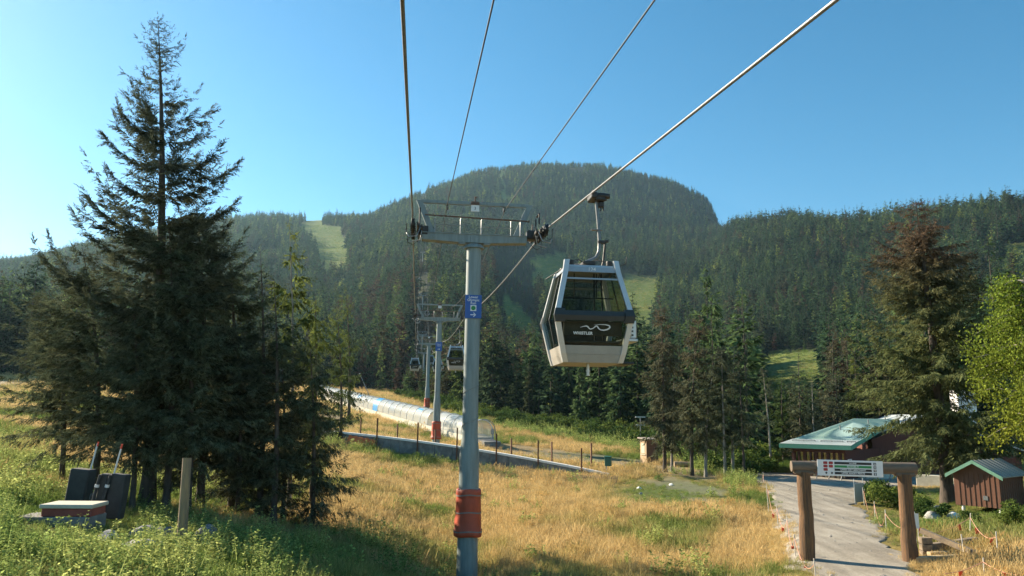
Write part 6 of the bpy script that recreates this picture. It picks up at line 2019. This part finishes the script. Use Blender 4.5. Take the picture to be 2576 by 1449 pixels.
def valve_chest():
    c = on_ground(142, 1322, 12, 50); Y = c[1]; k = Y / F_PX
    t = thing('valve_chest', 'low red chest with pale lid on a concrete plinth in the weeds', 'chest', c)
    rz = Matrix.Rotation(R(3), 3, 'Z')
    z = lambda py: at_y(142, py, Y)[2] - c[2]
    b = MB(); b.box((0, .15, (z(1297) - .5) / 2), (174 * k, .9, z(1297) + .5), rot=rz, bevel=.02); b.build('plinth', concrete, t)
    b = MB(); b.box((30 * k, .15, (z(1297) + z(1276)) / 2 + .005), (116 * k, .72, z(1276) - z(1297)), rot=rz, bevel=.015); b.build('chest_body', red_box, t)
    b = MB(); b.box((30 * k, .15, (z(1276) + z(1268)) / 2 + .01), (124 * k, .82, z(1266) - z(1276)), rot=rz, bevel=.015); b.build('lid', box_lid, t)
valve_chest()
c = on_ground(456, 1376, 12, 60); tp = at_y(471, 1152, c[1] + .1)
b = MB(); b.tube([tuple(c - np.array([0, 0, .5])), tuple(c), tuple(c * .5 + tp * .5 + np.array([0, 0, 0])), tuple(tp)], [.118, .116, .108, .102], 18)
tag(b.build('log_post', mat('pale_log', (.38, .25, .13), .85, noise=.5, nscale=2.4, stretch=(5, 5, .4), bump=.4, bscale=10, col2=(.17, .135, .095))), 'bare pale log post standing upright in front of the left spruces', 'post')

# terrace things below the lodge: low pale walls, bike racks, bench
def block(name, px0, px1, py, h, dep, label, cat, m, dz=0):
    a, b_ = on_ground(px0, py, 20, 90), on_ground(px1, py, 20, 90)
    A, B = Vector(a), Vector(b_); d = B - A; mb = MB()
    mb.box((0, 0, h / 2 + dz - .15), (d.length, dep, h + .3), rot=Matrix.Rotation(math.atan2(d.y, d.x), 3, 'Z'), bevel=.02)
    tag(mb.build(name, m, None, (A + B) / 2), label, cat)
block('terrace_wall', 2162, 2250, 1204, .55, .5, 'low cream terrace wall below the lodge, seen under the trail board', 'wall', cream)
block('terrace_wall', 2308, 2374, 1222, .7, .5, 'low cream wall left of the dying spruce trunk', 'wall', cream)
block('terrace_wall', 2402, 2452, 1222, .5, .5, 'low cream wall between the dying spruce trunk and the hut', 'wall', cream)
block('garden_bench', 2402, 2452, 1238, .42, .5, 'pale bench block in front of the low wall beside the hut', 'bench', box_lid)
def bike_rack(px, py, label):
    c = on_ground(px, py, 20, 90)
    b = MB()
    for k in range(3):
        x = k * .8
        b.tube([(x - .3, 0, -.1), (x - .12, 0, .55), (x + .1, 0, .95), (x + .45, 0, 1.0)], .035, 8)
    b.tube([(-.1, 0, .6), (1.55, 0, .6)], .03, 8); b.tube([(.4, 0, 1.0), (2.1, 0, 1.0)], .03, 8)
    o = b.build('bike_rack', galv, None, c); o.rotation_euler = (0, 0, R(-20))
    tag(o, label, 'bike rack')
bike_rack(2064, 1206, 'curved metal bike rack under the left half of the trail board')
bike_rack(2186, 1208, 'pale curved metal bike rack under the right end of the trail board')
# ------------------------------------------------------------------ mountain air
def haze():
    m, N, L = nt_of('mountain_air')
    N.remove(N['Principled BSDF'])
    v = N.new('ShaderNodeVolumePrincipled')
    v.inputs['Color'].default_value = (.50, .80, 1.0, 1)
    v.inputs['Density'].default_value = HAZE
    v.inputs['Anisotropy'].default_value = 0.35
    L.new(v.outputs[0], N['Material Output'].inputs['Volume'])
    zmin = float(TERR.min()) - 1.0
    b = MB(); b.box((0, 0, 0), (5400, 5400, 1)); 
    V = [(x * 2, y * 2, (zmin if z < 0 else float(TERR.max()) + 32.0)) for x, y, z in b.V]
    b.V = V
    o = b.build('haze', m)
    tag(o, 'thin blue mountain air', 'haze', kind='stuff')
HAZE = 0.000075
haze()
